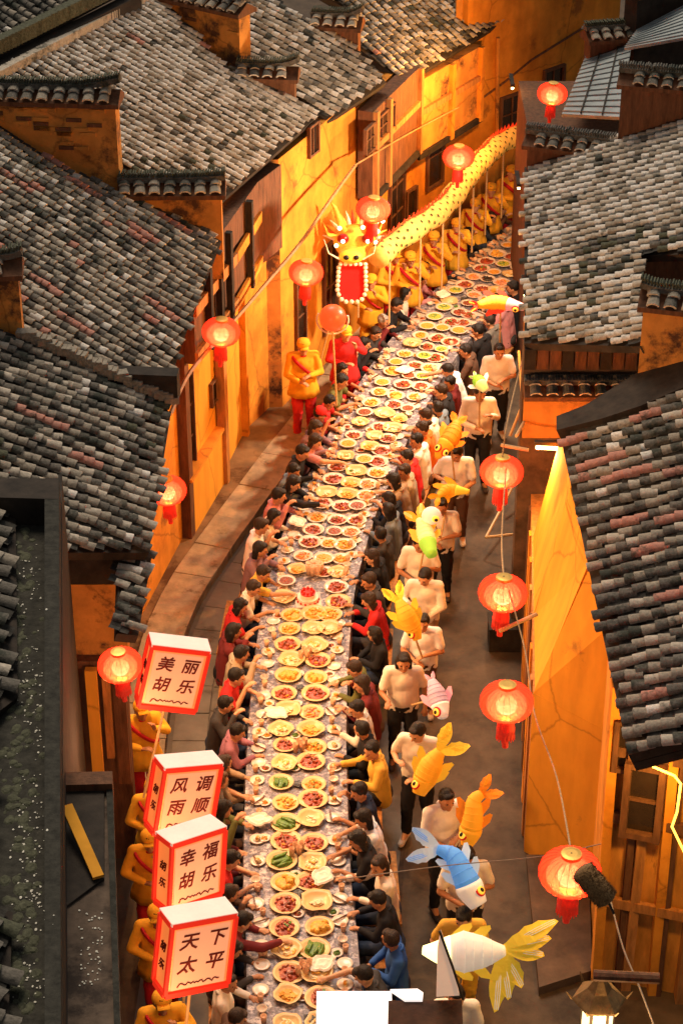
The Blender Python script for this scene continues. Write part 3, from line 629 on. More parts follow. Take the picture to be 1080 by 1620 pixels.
# ================= red lanterns =================
L_RED = None
def shell_mat(name, col, es, trans=.35, tcol=None):
    m = bpy.data.materials.new(name); m.use_nodes = True; n = m.node_tree.nodes; l = m.node_tree.links; n.clear()
    o = n.new('ShaderNodeOutputMaterial'); e = n.new('ShaderNodeEmission'); e.inputs[0].default_value = (*col, 1); e.inputs[1].default_value = es
    d = n.new('ShaderNodeBsdfDiffuse'); d.inputs[0].default_value = (*col, 1)
    ad = n.new('ShaderNodeAddShader'); l.new(e.outputs[0], ad.inputs[0]); l.new(d.outputs[0], ad.inputs[1])
    t = n.new('ShaderNodeBsdfTransparent'); t.inputs[0].default_value = (*(tcol or col), 1)
    mx = n.new('ShaderNodeMixShader'); mx.inputs[0].default_value = 1 - trans
    l.new(t.outputs[0], mx.inputs[1]); l.new(ad.outputs[0], mx.inputs[2]); l.new(mx.outputs[0], o.inputs[0]); return m
M_SHELL = shell_mat('lantern_silk', (1, .085, .03), .72, .42, (1, .45, .30))
M_RIBM = mat('lantern_rib', (.55, .03, .01), .5, .1, 5, 0, emis=(.9, .05, .01), es=.25)
M_GOLD = mat('gold_trim', (.7, .4, .08), .4, .2, 5, 0, metal=.4)
M_BULB = mat('bulb_glow', (1, .9, .75), .5, 0, 5, 0, emis=(1, .88, .72), es=20)
M_HALO = shell_mat('glow_shell', (1, .40, .26), 1.5, .66, (1, .9, .8))  # glowing shells nested inside the silk imitate the bulb's halo
M_TASS = mat('red_tassel', (.55, .02, .01), .6, .3, 8, .4, emis=(.8, .03, .01), es=.22, coord='obj')
lb = MB(); nr = 24
prof = [(.075, .17)] + [(.25 * cos(a) ** .8 if abs(a) < 1.5 else .07, .175 * sin(a)) for a in np.linspace(1.2, -1.2, 13)] + [(.075, -.17)]
lb.lathe(prof[::-1], nr * 2, fn=lambda a: 1 + .012 * cos(a * nr))
SH_ME = lb.mesh('lantern_shell', M_SHELL, True)
lr = MB()
for k in range(nr):
    a = 2 * pi * k / nr; lr.tube([((r + .002) * 1.02 * cos(a), (r + .002) * 1.02 * sin(a), z) for r, z in prof[1:-1]], .0016, 4)
RB_ME = lr.mesh('lantern_ribs', M_RIBM)
lc = MB(); lc.lathe([(.085, .165), (.085, .195), (.05, .2)], 16); lc.lathe([(.05, -.2), (.085, -.195), (.085, -.165)], 16); lc.tube([(0, 0, -.19), (0, 0, .19)], .01, 5); CAPME = lc.mesh('lantern_cap', [M_GOLD])
lt_ = MB(); lt_.lathe([(.085, -.40), (.09, -.3), (.075, -.2)], 16); lt_.lathe([(.03, -.52), (.035, -.4)], 10)
for k in range(18):
    a = 2 * pi * k / 18; lt_.tube([(.08 * cos(a), .08 * sin(a), -.3), (.088 * cos(a), .088 * sin(a), -.42)], .006, 4)
TS_ME = lt_.mesh('tassel', M_TASS)
ib = MB(); ib.ell((0, 0, -.03), (.165, .165, .125), 16, 10); HALO_ME = ib.mesh('glow_shell', M_HALO, True)
bb = MB(); bb.ell((0, 0, -.02), (.10, .10, .09), 14, 10); BULB_ME = bb.mesh('bulb', M_BULB, True)
def lantern(u, v, w, label, e=6, dz=0, D=.5, tilt=(0, 0), col=(1, .52, .26), grp='red silk lanterns hung along the street'):
    z = w / D; dist = FPX / z   # optical depth where a D-wide lantern spans w pixels
    d = ray(u, v); p = CAM + d * dist
    t = thing('red_lantern', p, label, 'lantern', grp, rz=random.uniform(0, 6)); t.scale = (D / .5,) * 3; t.rotation_euler[0] = tilt[0]; t.rotation_euler[1] = tilt[1]
    put('lantern_shell', SH_ME, t); put('lantern_rib', RB_ME, t); put('lantern_cap', CAPME, t); put('tassel', TS_ME, t)
    [put('glow_shell', HALO_ME, t, scale=(q_,) * 3) for q_ in (1.18, 1.0, .84, .68, .54)]; put('bulb', BULB_ME, t, (0, 0, -.02))
    lamp('lantern_light', (0, 0, -.12), e, col, .06, t); return t, p
LAN = [(873, 148, 47, 'small glowing red lantern near the metal roof, topmost in the street', 30, .43),
       (725, 248, 50, 'glowing red lantern just above the middle of the golden dragon body', 30),
       (590, 331, 54, 'glowing red lantern right behind the dragon head horns', 24),
       (484, 431, 54, 'glowing red lantern above the man in the yellow cap', 30),
       (350, 525, 60, 'glowing red lantern in front of the brown pillar on the left facade', 30),
       (265, 776, 60, 'glowing red lantern half hidden by the left tiled eave', 26),
       (190, 1052, 70, 'glowing red lantern beside the topmost white box sign', 80, .40),
       (793, 746, 68, 'upmost red lantern of the right hand row, under a bamboo pole', 65),
       (795, 938, 77, 'red lantern above the black crate, second of the right hand row', 80),
       (801, 1110, 84, 'red lantern level with the purple fish, third of the right hand row', 80),
       (901, 1380, 98, 'largest red lantern, beside the brown fuzzy microphone cover', 170)]
LP = [lantern(*a[:4], e=a[4], D=a[5] if len(a) > 5 else .5, tilt=(random.uniform(-.06, .06), random.uniform(-.06, .06)))[1] for a in LAN]
def rope(name, pts, r, m, label, cat='rope'):
    b = MB(); b.tube(crv([Vector(p) for p in pts], 6), r, 5); o = b.build(name, m); return tag(o, label, cat)
ROPE = mat('rope', (.42, .28, .15), .9, .3, 20, .2)
top = lambda p: p + Vector((0, 0, .2)); bot = lambda p: p - Vector((0, 0, .2))
rope('rope', [P(828, 560, 3.6), top(LP[7]) + Vector((.1, .5, .3)), top(LP[7])], .009, ROPE, 'pale rope running from the eave down to the upmost right lantern')
rope('rope', [top(LP[7]) + Vector((.04, -.1, -.1)), (LP[7] + LP[8]) / 2 + Vector((0, 0, -.1)), top(LP[8])], .009, ROPE, 'pale rope strung between the two upper lanterns on the right')
rope('rope', [top(LP[8]) + Vector((.05, -.1, -.1)), P(830, 1030, 4.1), P(845, 1130, 4.1), P(880, 1230, 4.0), top(LP[10])], .008, ROPE, 'thin rope falling past the plaster wall to the largest lantern')
rope('cable', [P(270, 655, 3.9), P(300, 590, 3.7), P(360, 520, 3.2), P(420, 450, 3.1), P(475, 385, 3.3), P(520, 320, 3.5), P(562, 262, 3.6)], .028, mat('cable_sleeve', (.36, .17, .06), .6, .3, 10, .2), 'thick sagging cable strung across the left house fronts', 'cable')
rope('cable', [P(560, 262, 3.65), P(640, 215, 3.3), P(725, 170, 3.2)], .014, MATS['cable_sleeve'], 'thin cable along the timber jetty behind the dragon', 'cable')
rope('wire', [P(535, 1392, 3.2), P(700, 1370, 3.4), P(855, 1355, 3.6), P(950, 1335, 3.7)], .005, mat('thin_wire', (.3, .22, .15), .6, .2, 5, 0), 'thin horizontal wire crossing above the fish lantern bearers', 'wire')
rope('wire', [P(965, 1425, 3.3), P(985, 1500, 3.2), P(1010, 1560, 3.1), P(1040, 1640, 3.0)], .008, MATS['thin_wire'], 'thin wire hanging below the fuzzy microphone cover', 'wire')
for i, (a, b, lb_) in enumerate((((835, 712), (792, 704), 'bamboo pole jutting from the wall above the upmost right lantern'), ((848, 972), (790, 998), 'bamboo pole jutting from the wall below the second right lantern'), ((828, 668), (816, 690), 'short bamboo pole beneath the grey gable'))):
    h = (4.0, 3.9, 3.4)[i]; q = MB(); q.tube([P(*a, h), P(*b, h)], .022, 7); tag(q.build('bamboo_pole', BAMBOO), lb_, 'pole')
q = MB(); q.tube([P(820, 555, 3.2), P(826, 640, 2.7), P(806, 690, 2.3)], .02, 7); tag(q.build('bamboo_pole', BAMBOO), 'long slanting bamboo pole leaning at the corner of the pale-roofed right house', 'pole')
q = MB(); 
for a, b in (((768, 850), (800, 790)), ((768, 850), (815, 845)), ((800, 790), (815, 760))): q.tube([P(*a, .25), P(*b, .4)], .02, 6)
tag(q.build('bamboo_trestle', BAMBOO), 'bundle of thin bamboo sticks lying on asphalt below the upmost right lantern', 'sticks')
# red ball lantern (dragon pearl) on a stick in a white hoop
pp = P(526, 503, 2.5); t = thing('ball_lantern', (pp.x, pp.y, pp.z), 'solid red ball in a white hoop held up before the dragon', 'lantern')
b = MB(); b.ell(wloc(t), .20, 20, 14); b.build('ball', mat('red_ball', (.75, .05, .02), .35, .1, 5, 0, emis=(1, .12, .02), es=.5), t, True)
b = MB(); b.tube([wloc(t) + Vector((.23 * cos(a), 0, .23 * sin(a) - .03)) for a in np.linspace(pi * .85, pi * 2.1, 16)], .014, 6); b.build('hoop', mat('white_rope', (.75, .7, .6), .8, .1, 5, .2), t)
b = MB(); b.tube([wloc(t) + Vector((0, 0, -.2)), wloc(t) + Vector((.06, -.1, -1.4))], .014, 6); b.build('pole', BAMBOO, t)
# strip lamp at the right corner; the other eave lamps are added, unseen
M_TUBE = mat('lamp_tube', (1, .8, .5), .5, 0, 5, 0, emis=(1, .62, .22), es=20)
def wall_or_added_lamp(p, label, e, dirv=(-1, 0, -.3), col=(1, .42, .09), size=(.5, .12), ax=False):
    t = thing('wall_or_added_lamp', p, label, 'lamp'); d = Vector(dirv).normalized()
    b = MB(); b.box((0, 0, .05), (.3, .06, .04) if ax else (.06, .5, .05)); put('lamp_housing', b.mesh('lamp_housing', WOOD_B), t)
    b = MB(); b.tube([(-.13, -.03, 0), (.13, .0, -.03)] if ax else [(0, -.22, 0), (0, .22, 0)], .022, 8); put('tube', b.mesh('tube', M_TUBE), t)
    l = bpy.data.lights.new('lamp_light', 'AREA'); l.shape = 'RECTANGLE'; l.size = size[0]; l.size_y = size[1]; l.energy = e; l.color = col
    o = bpy.data.objects.new('lamp_light', l); COL.objects.link(o); o.parent = t; o.location = d * .06; o.rotation_euler = d.to_track_quat('-Z', 'Y').to_euler(); return t
WL = [wall_or_added_lamp(P(872, 706, 3.5) + Vector((-.06, 0, 0)), 'lit strip lamp under the corner of the dark right roof', 75, (.12, -.8, -.7), size=(.25, .1), ax=True)]
for Y, e, lb_ in ((25.5, 200, 'added unseen lamp under the pale right eave, nearest of three'), (29, 300, 'added unseen lamp under the pale right eave, middle of three'), (33, 210, 'added unseen lamp under the pale right eave, farthest of three')):
    x = P(828, 0, 4.5).x; x = 288 / 113 - (Y - 25) * .01 + .25; WL.append(wall_or_added_lamp((2.25 + (Y - 22) * .045, Y, 4.15), lb_, e, (-1, .25, -.25) if Y != 29 else (-1, 0, -.8), (1, .42, .09) if Y != 29 else (1, .74, .50)))  # added for the orange wall glow; the middle one whitens the far table

for x, Y, e, lb_ in ((-2.3, 21.4, 170, 'added unseen lamp under the second left eave'), (-2.38, 19.5, 170, 'added unseen lamp under the near end of the first left eave')):
    WL.append(wall_or_added_lamp((x, Y, 4.1), lb_ + ', facing the table', e, (1, -.1, -.4), (1, .50, .20)))  # added to light the right walls and the near table
# ================= banquet table =================
TC = Curve([P(u, v, .76) for u, v in ((487, 1700), (478, 1500), (470, 1380), (469, 1200), (473, 1100), (481, 1000), (491, 930), (504, 880), (531, 800), (560, 740), (587, 680), (611, 640), (634, 600), (661, 560), (693, 520), (728, 480), (766, 440), (804, 405), (850, 368), (905, 330))])
TW = .58
CLOTHM = mat('marbled_film', (.20, .175, .20), .30, .6, 26, .8, dark=(.62, .55, .53), dscale=13, damt=.35, spec=.5)
bt = thing('banquet_table', TC.at(3)[0].xy.to_3d(), 'very long banquet table curving up the middle of the street', 'table')
tt = MB(); N = 110
for i in range(N):
    t0, t1 = TC.len * i / N, TC.len * (i + 1) / N
    q = [TC.at(t0, -TW)[0], TC.at(t0, TW)[0], TC.at(t1, TW)[0], TC.at(t1, -TW)[0]]
    tt.add([(p.x, p.y, z) for z in (.70, .745) for p in q], [(3, 2, 1, 0), (4, 5, 6, 7), (0, 4, 7, 3), (1, 2, 6, 5)])
tt.build('tabletop', WOOD_O, bt)
k = 0
while k * 1.6 < TC.len:
    for s in (-1, 1):
        p = TC.at(k * 1.6 + .1, s * (TW - .08))[0]; MB().box((p.x, p.y, .35), (.05, .05, .7)).build('leg', WOOD_D, bt)
    k += 1
tc = MB(); N = 420; cols = [(-TW - .012, .42), (-TW - .012, .60), (-TW - .008, .747), (-.35, .752), (-.12, .752), (.12, .752), (.35, .752), (TW + .008, .747), (TW + .012, .60), (TW + .012, .42)]
for i in range(N + 1):
    t = TC.len * i / N
    for c, z in cols:
        w = (random.uniform(-.012, .03) if z < .7 else 0) * (1 if c > 0 else -1); p = TC.at(t, c + w)[0]
        tc.v.append((p.x, p.y, z + (random.uniform(0, .004) if z > .7 else random.uniform(-.01, .01))))
nc = len(cols)
tc.f = [(i * nc + j, i * nc + j + 1, (i + 1) * nc + j + 1, (i + 1) * nc + j) for i in range(N) for j in range(nc - 1)]; tc.m = [0] * len(tc.f)
tag(tc.build('tablecloth', CLOTHM), 'grey marbled plastic film covering the whole long banquet table', 'tablecloth')
# ---------------- crockery and food ----------------
WHITE = mat('white_porcelain', (.66, .54, .42), .25, .04, 4, 0, spec=.6); RIMY = mat('cream_plate', (.66, .44, .19), .3, .08, 4, 0)
def F(n, c, r=.5): return mat('food_' + n, c, r, .35, 40, .5, coord='obj', spec=.5)
FM = dict(red=F('red_meat', (.34, .055, .015), .3), yellow=F('fried_yellow', (.72, .36, .04)), green=F('cucumber', (.10, .20, .02), .4), brown=F('braised', (.22, .06, .012), .3),
          orange=F('orange', (.85, .30, .02)), cream=F('white_radish', (.78, .62, .36)), lime=F('broth_green', (.50, .48, .06), .2), soup=F('broth', (.70, .33, .05), .15), dark=F('black_fungus', (.03, .022, .015), .3), pink=F('shrimp', (.75, .30, .14)))
pm = MB(); pm.lathe([(.07, 0), (.085, .004), (.125, .02), (.152, .034), (.150, .038), (.122, .026), (.08, .012), (.001, .011)], 22)
PLATE = pm.mesh('plate', WHITE, True)
pm = MB(); pm.lathe([(.07, 0), (.085, .004), (.125, .03), (.155, .052), (.153, .056), (.122, .034), (.08, .014), (.001, .013)], 14, fn=lambda a: 1 + .07 * cos(4 * a) + .03 * cos(7 * a))
PAPER = pm.mesh('plate', RIMY, True)
pm = MB(); pm.lathe([(.05, 0), (.06, .01), (.10, .045), (.135, .055), (.135, .059), (.10, .05), (.06, .02), (.001, .016)], 22)
BOWL = pm.mesh('bowl', WHITE, True)
pm = MB(); pm.lathe([(.04, 0), (.05, .004), (.088, .018), (.087, .021), (.05, .009), (.001, .008)], 18); SMALL = pm.mesh('small_plate', WHITE, True)
pm = MB(); pm.lathe([(.025, 0), (.05, .03), (.056, .05), (.053, .05), (.045, .03), (.001, .01)], 14); RICE = pm.mesh('rice_bowl', WHITE, True)
pm = MB(); pm.lathe([(.026, 0), (.034, .085), (.033, .085), (.026, .06), (.001, .06)], 12); CUP = pm.mesh('cup', mat('paper_cup', (.66, .40, .24), .6, .15, 6, 0), True)
def chunks(n, cols, kind, r=.085, z=.02, seed=0):
    rnd = random.Random(seed); b = MB()
    for i in range(n):
        a = rnd.uniform(0, 2 * pi); q = r * sqrt(rnd.random()); x, y = q * cos(a), q * sin(a) * .85; zz = z + (1 - (q / r) ** 2) * .028
        mi = rnd.randrange(len(cols)) if rnd.random() < .35 else 0
        M = Matrix.Rotation(rnd.uniform(0, 6), 3, 'Z') @ Matrix.Rotation(rnd.uniform(-.5, .5), 3, 'X')
        if kind == 'long': b.ell((x * .5, y, zz), (.055, .013, .012), 7, 5, mi, Matrix.Rotation(rnd.gauss(.3, .2), 3, 'Z'))
        elif kind == 'ball': b.ell((x, y, zz), (.024, .024, .023), 8, 6, mi)
        elif kind == 'slice': b.box((x, y, zz), (.045, .035, .007), mi=mi, M=M)
        else: b.ell((x, y, zz), (rnd.uniform(.012, .022), rnd.uniform(.008, .016), .010), 6, 4, mi, M)
    b.ell((0, 0, z - .008), (r * 1.0, r * .9, .022), 14, 5, 0)
    return b.mesh('food', [FM[c] for c in cols], kind == 'ball' or kind == 'long')
def soup(c, c2, seed):
    rnd = random.Random(seed); b = MB(); b.lathe([(.112, .0485), (.001, .049)], 20)
    for i in range(14):
        a = rnd.uniform(0, 6.28); q = rnd.uniform(0, .075); b.ell((q * cos(a), q * sin(a), .05), (.017, .012, .006), 6, 4, 1)
    return b.mesh('food', [FM[c], FM[c2]])
DISH = [('glossy red braised meat', PLATE, chunks(26, ['red', 'brown', 'orange'], 'bit', seed=1)), ('golden fried pieces', PAPER, chunks(24, ['yellow', 'orange'], 'slice', seed=2)),
        ('long green cucumbers', PLATE, chunks(9, ['green'], 'long', seed=3)), ('dark braised stew', BOWL, soup('brown', 'red', 4)), ('pale sliced lotus root', PAPER, chunks(16, ['cream', 'yellow'], 'slice', r=.09, seed=5)),
        ('round yellow buns', PLATE, chunks(14, ['yellow', 'orange'], 'ball', seed=6)), ('mixed red and green stir fry', PLATE, chunks(30, ['red', 'green', 'yellow'], 'bit', seed=7)), ('yellow green broth', BOWL, soup('lime', 'green', 8)),
        ('scrambled yellow egg', PLATE, chunks(30, ['yellow', 'cream'], 'bit', seed=9)), ('orange soup', BOWL, soup('soup', 'orange', 10)), ('black fungus', PLATE, chunks(26, ['dark', 'brown'], 'bit', seed=11)),
        ('white flat pancakes', PAPER, chunks(5, ['cream'], 'slice', r=.05, seed=12)), ('pink shrimp', PLATE, chunks(22, ['pink', 'orange'], 'bit', seed=13)), ('peanuts with green garnish', PLATE, chunks(26, ['orange', 'green'], 'bit', r=.08, seed=14)),
        ('oranges and red fruit', PLATE, chunks(10, ['orange', 'red'], 'ball', seed=15))]
def dish(p, k, label, grp, sc=1):
    nm, pl, fd = DISH[k]; t = thing('dish', p, label, 'dish', grp, rz=random.uniform(0, 6.28)); t.scale = (sc, sc, sc)
    put('plate' if pl is not BOWL else 'bowl', pl, t, mt=RIMY if (pl is PLATE and 'near end' in label) else None); put('food', fd, t, rot=(0, 0, random.uniform(0, 6)), scale=(1.3, 1.3, 1.15) if pl is PLATE else (1, 1, 1)); return t
CAKE_T = TC.near(P(486, 945, .76))
rowsL, rowsR = [], []
t = .35; i = 0; last = [-1, -1]
TV = TC.near(P(452, 1625, .76)); tcur = TV - .3
seqL = [8, 4, 1, 0, 4, 6, 0, 5, 2, 0, 2, 8, 2, 4, 0, 4, 11, 0, 5, 4, 0, 8, 5, 11]; seqR = [11, 4, 6, 4, 2, 5, 11, 0, 4, 0, 11, 0, 13, 0, 13, 1, 12, 0, 5, 0, 4, 11, 8, 0]
while tcur < TC.len - .2:
    far = tcur > CAKE_T - 1
    offs = ((-.155, .17) if not far else (-.20, .10, .33)) if not (abs(tcur - CAKE_T) < .28) else (-.36, .36)
    for j, o in enumerate(offs):
        o += random.uniform(-.04, .04); p = TC.at(tcur + random.uniform(-.045, .045), o)[0]; p.z = .757
        n_ = len(rowsL) if j == 0 else len(rowsR)
        k = (seqL[i] if j == 0 else seqR[i]) if i < 24 else random.choice([0, 0, 1, 3, 4, 5, 6, 7, 8, 9, 9, 3, 11, 12, 13, 6, 8, 11])
        if far and random.random() < .02: k = 10
        side = ('left', 'right')[j] if len(offs) == 2 else ('left', 'middle', 'right')[j]
        (rowsL if j == 0 else rowsR).append((p, k, side, tcur))
    tcur += .345 if not far else .335; i += 1
cnt = {}
for p, k, side, tq in rowsL + rowsR:
    z = 'near half' if tq < CAKE_T else 'far half'; c = cnt.setdefault((side, z), []); c.append((p, k, tq))
for (side, z), lst in cnt.items():
    for q, (p, k, tq) in enumerate(sorted(lst, key=lambda a: a[2])):
        ref = 'from the near end' if z == 'near half' else 'past the birthday cake'
        dish(p, k, f'{DISH[k][0]}, {ordn(q)} {ref}, {side} row of dishes', 'large dishes in rows along the banquet table', random.uniform(.94, 1.18) * (1 if z == 'near half' else .93))
# side settings along both edges
setts = {-1: [], 1: []}
EGG = chunks(5, ['cream', 'orange'], 'ball', r=.03, z=.012, seed=30)
t = TV - .1; n_ = 0
while t < TC.len - .2:
    for s, nm in ((-1, 'left'), (1, 'right')):
        p = TC.at(t + random.uniform(-.06, .06), s * (.43 + random.uniform(-.02, .03)))[0]; p.z = .757
        if abs(t - CAKE_T) < .3: continue
        setts[s].append(p)
    t += .33
for s, nm in ((-1, 'left'), (1, 'right')):
    for q, p in enumerate(setts[s]):
        r = random.random(); g_ = 'small white place settings along the table edges'
        if r < .78:
            tt_ = thing('small_plate', p, f'small white side plate, {ordn(q)} setting from the near end along the {nm} edge', 'plate', g_, rz=random.uniform(0, 6))
            put('saucer', SMALL, tt_)
            if random.random() < .45: put('food', EGG, tt_)
            if random.random() < .4:
                b = MB(); b.beam((-.11, .01, .024), (.1, .02, .026), .006, .006); b.beam((-.11, .025, .024), (.1, .03, .026), .006, .006); put('chopsticks', b.mesh('chopsticks', WOOD_D), tt_)
        else:
            tt_ = thing('rice_bowl', p, f'small white rice bowl, {ordn(q)} setting from the near end along the {nm} edge', 'bowl', g_, rz=random.uniform(0, 6)); put('bowl', RICE, tt_)
        if random.random() < .75:
            d = TC.at(TC.near(p))[1]; c = p + d * random.choice([-.14, .14]) + Vector((random.uniform(-.04, .04), 0, 0))
            o = bpy.data.objects.new('cup', CUP); COL.objects.link(o); o.location = c
            tag(o, f'peach paper cup next to the {ordn(q)} setting from the near end, {nm} edge', 'cup', 'paper cups')
            b_ = 0
# cups bunched down the middle, dark sauce dishes
NAP = MB().lathe([(.08, 0), (.13, .03), (.11, .045), (.08, .028), (.05, .04), (.001, .03)], 18, fn=lambda a: 1 + .12 * cos(4 * a + .5) + .06 * sin(7 * a)).mesh('napkin', mat('white_paper', (.80, .72, .60), .8, .1, 6, .3))
DARKD = MB(); DARKD.lathe([(.03, 0), (.06, .03), (.055, .032), (.001, .02)], 10, fn=lambda a: 1 + .15 * cos(5 * a)); DARKM = DARKD.mesh('sauce_dish', FM['dark'])
mids = []
t = TV + .1; q = 0
while t < TC.len:
    p = TC.at(t, random.uniform(-.03, .04))[0]; p.z = .757
    for _x in range(2):
        c__ = TC.at(t + .31, (-.02, .0)[_x] + random.choice([-.36, .36]) * _x)[0]; c__.z = .757; o = bpy.data.objects.new('small_plate', SMALL); COL.objects.link(o); o.location = c__; o.scale = (.8, .8, 1); tag(o, f'little white saucer, {ordn(q)} from the near end, {("between the dish rows", "outside the dish rows")[_x]}', 'saucer', 'little white saucers'); put('food', random.choice([DISH[0][2], DISH[2][2], DISH[6][2], DISH[8][2], DISH[13][2]]), o, scale=(.6, .6, .6))
    if abs(t - CAKE_T) > .5:
        if q % 3 == 0:
            o = bpy.data.objects.new('sauce_dish', DARKM); COL.objects.link(o); o.location = p; tag(o, f'small dark sauce dish, {ordn(q // 3)} from the near end between the dish rows', 'dish', 'dark sauce dishes down the middle')
        elif q % 3 == 1 and t < CAKE_T:
            for j, (dx, dy) in enumerate(((-.04, 0), (.04, .02), (0, .09), (.07, .1))):
                o = bpy.data.objects.new('cup', CUP); COL.objects.link(o); o.location = p + Vector((dx, dy, 0)); o.scale = (1, 1, 1.5)
                tag(o, f'tall peach cup, {("left front", "right front", "left rear", "right rear")[j]} of the {ordn(q // 3)} cup cluster from the near end', 'cup', 'clustered paper cups')
    t += .62; q += 1
for q, (u, v) in enumerate(((410, 1302), (510, 1392), (437, 1133), (510, 1530), (470, 830), (640, 590), (700, 470))):
    p = P(u, v, .77); p.z = .80; o = bpy.data.objects.new('napkin', NAP); COL.objects.link(o); o.location = p; o.scale = (1.15, .9, 1); o.rotation_euler = (0, 0, q * 1.3)
    tag(o, f'crumpled white paper sheet lying over dishes, {ordn(q)} of its kind from the near end', 'paper', 'crumpled white papers on the table')
# birthday cake
p = P(487, 950, .76); ck = thing('birthday_cake', (p.x, p.y, .757), 'two tiered red and white birthday cake on a white board', 'cake')
MB().box((p.x, p.y, .765), (.34, .34, .014), rz=.1).build('cake_board', WHITE, ck)
CR = mat('cake_cream', (.8, .66, .52), .5, .05, 6, .1); RD_ = mat('cake_red', (.6, .03, .02), .35, .2, 20, .3)
b = MB(); b.lathe([(.14, 0), (.14, .055), (.001, .058)], 24, c=(p.x, p.y, .773)); b.build('lower_tier', CR, ck)
b = MB(); b.lathe([(.095, 0), (.095, .055), (.001, .058)], 24, c=(p.x, p.y, .832)); b.build('upper_tier', CR, ck)
b = MB(); b.lathe([(.098, 0), (.1, .018), (.001, .02)], 24, c=(p.x, p.y, .879)); b.build('glaze', RD_, ck)
for a in np.linspace(0, 2 * pi, 9)[:-1]: b = MB().ell((p.x + .07 * cos(a), p.y + .07 * sin(a), .915), .02, 8, 6).build('strawberry', RD_, ck, True)
for k_ in range(14):
    a = k_ / 14 * 2 * pi; MB().ell((p.x + .142 * cos(a), p.y + .142 * sin(a), .785), .016, 6, 4).build('icing_ball', RD_, ck, True)
p = P(497, 893, .9); cj = thing('cup_stack', (p.x, p.y, .757), 'cluster of tall peach cups with a red topped dish, behind the cake', 'cups')
for k_ in range(7):
    a = k_ / 7 * 6.28; b = MB(); b.lathe([(.035, 0), (.045, .16), (.04, .16), (.001, .13)], 12, c=(p.x + .08 * cos(a), p.y + .06 * sin(a), .757)); b.build('cup', MATS['paper_cup'], cj, True)
# ================= people =================
SKIN = [mat(f'skin_{i}', c, .55, .10, 6, .1, coord='obj') for i, c in enumerate(((.50, .24, .12), (.42, .19, .09), (.58, .31, .17)))]
HAIR = [mat(f'hair_{i}', c, .45, .5, 30, .6, coord='obj', stretch=(3, 3, .5)) for i, c in enumerate(((.012, .009, .008), (.035, .02, .013), (.10, .045, .02), (.32, .29, .26)))]
EYE = mat('eye_dark', (.015, .01, .01), .3, 0, 5, 0); SHOE = mat('shoe', (.05, .035, .03), .6, .2, 10, .1, coord='obj'); SHOE_W = mat('shoe_white', (.6, .5, .42), .6, .1, 10, .1, coord='obj')
def cap(b, a, c, ra, rb, n=10, flat=1.0):
    a = Vector(a); c = Vector(c); d = c - a
    if d.length < 1e-5: b.ell(a, ra); return
    dn = d.normalized(); pts = []; rs = []
    for k in range(4): q = -1 + k / 3.0; pts.append(a + dn * ra * q); rs.append(max(ra * sqrt(max(0, 1 - q * q)), ra * .12))
    for k in range(1, 4): pts.append(a.lerp(c, k / 3)); rs.append(ra + (rb - ra) * k / 3)
    for k in range(1, 4): q = k / 3.0; pts.append(c + dn * rb * q); rs.append(max(rb * sqrt(max(0, 1 - q * q)), rb * .12))
    b.tube(pts, rs, n, flat=flat)
def remesh(b, name, vox, ratio, sm=4, rnd=0):
    me = b.mesh('tmp', []); o = bpy.data.objects.new('tmp', me); COL.objects.link(o)
    m = o.modifiers.new('r', 'REMESH'); m.mode = 'VOXEL'; m.voxel_size = vox
    s = o.modifiers.new('s', 'SMOOTH'); s.factor = .5; s.iterations = sm
    if rnd:
        tx = bpy.data.textures.new('folds', 'CLOUDS'); tx.noise_scale = .07; dp = o.modifiers.new('d', 'DISPLACE'); dp.texture = tx; dp.strength = rnd; dp.mid_level = .5
    d = o.modifiers.new('dec', 'DECIMATE'); d.ratio = ratio
    dg = bpy.context.evaluated_depsgraph_get(); ev = o.evaluated_get(dg); r = bpy.data.meshes.new_from_object(ev)
    r.name = name; r.polygons.foreach_set('use_smooth', [True] * len(r.polygons)); bpy.data.objects.remove(o); bpy.data.meshes.remove(me); return r
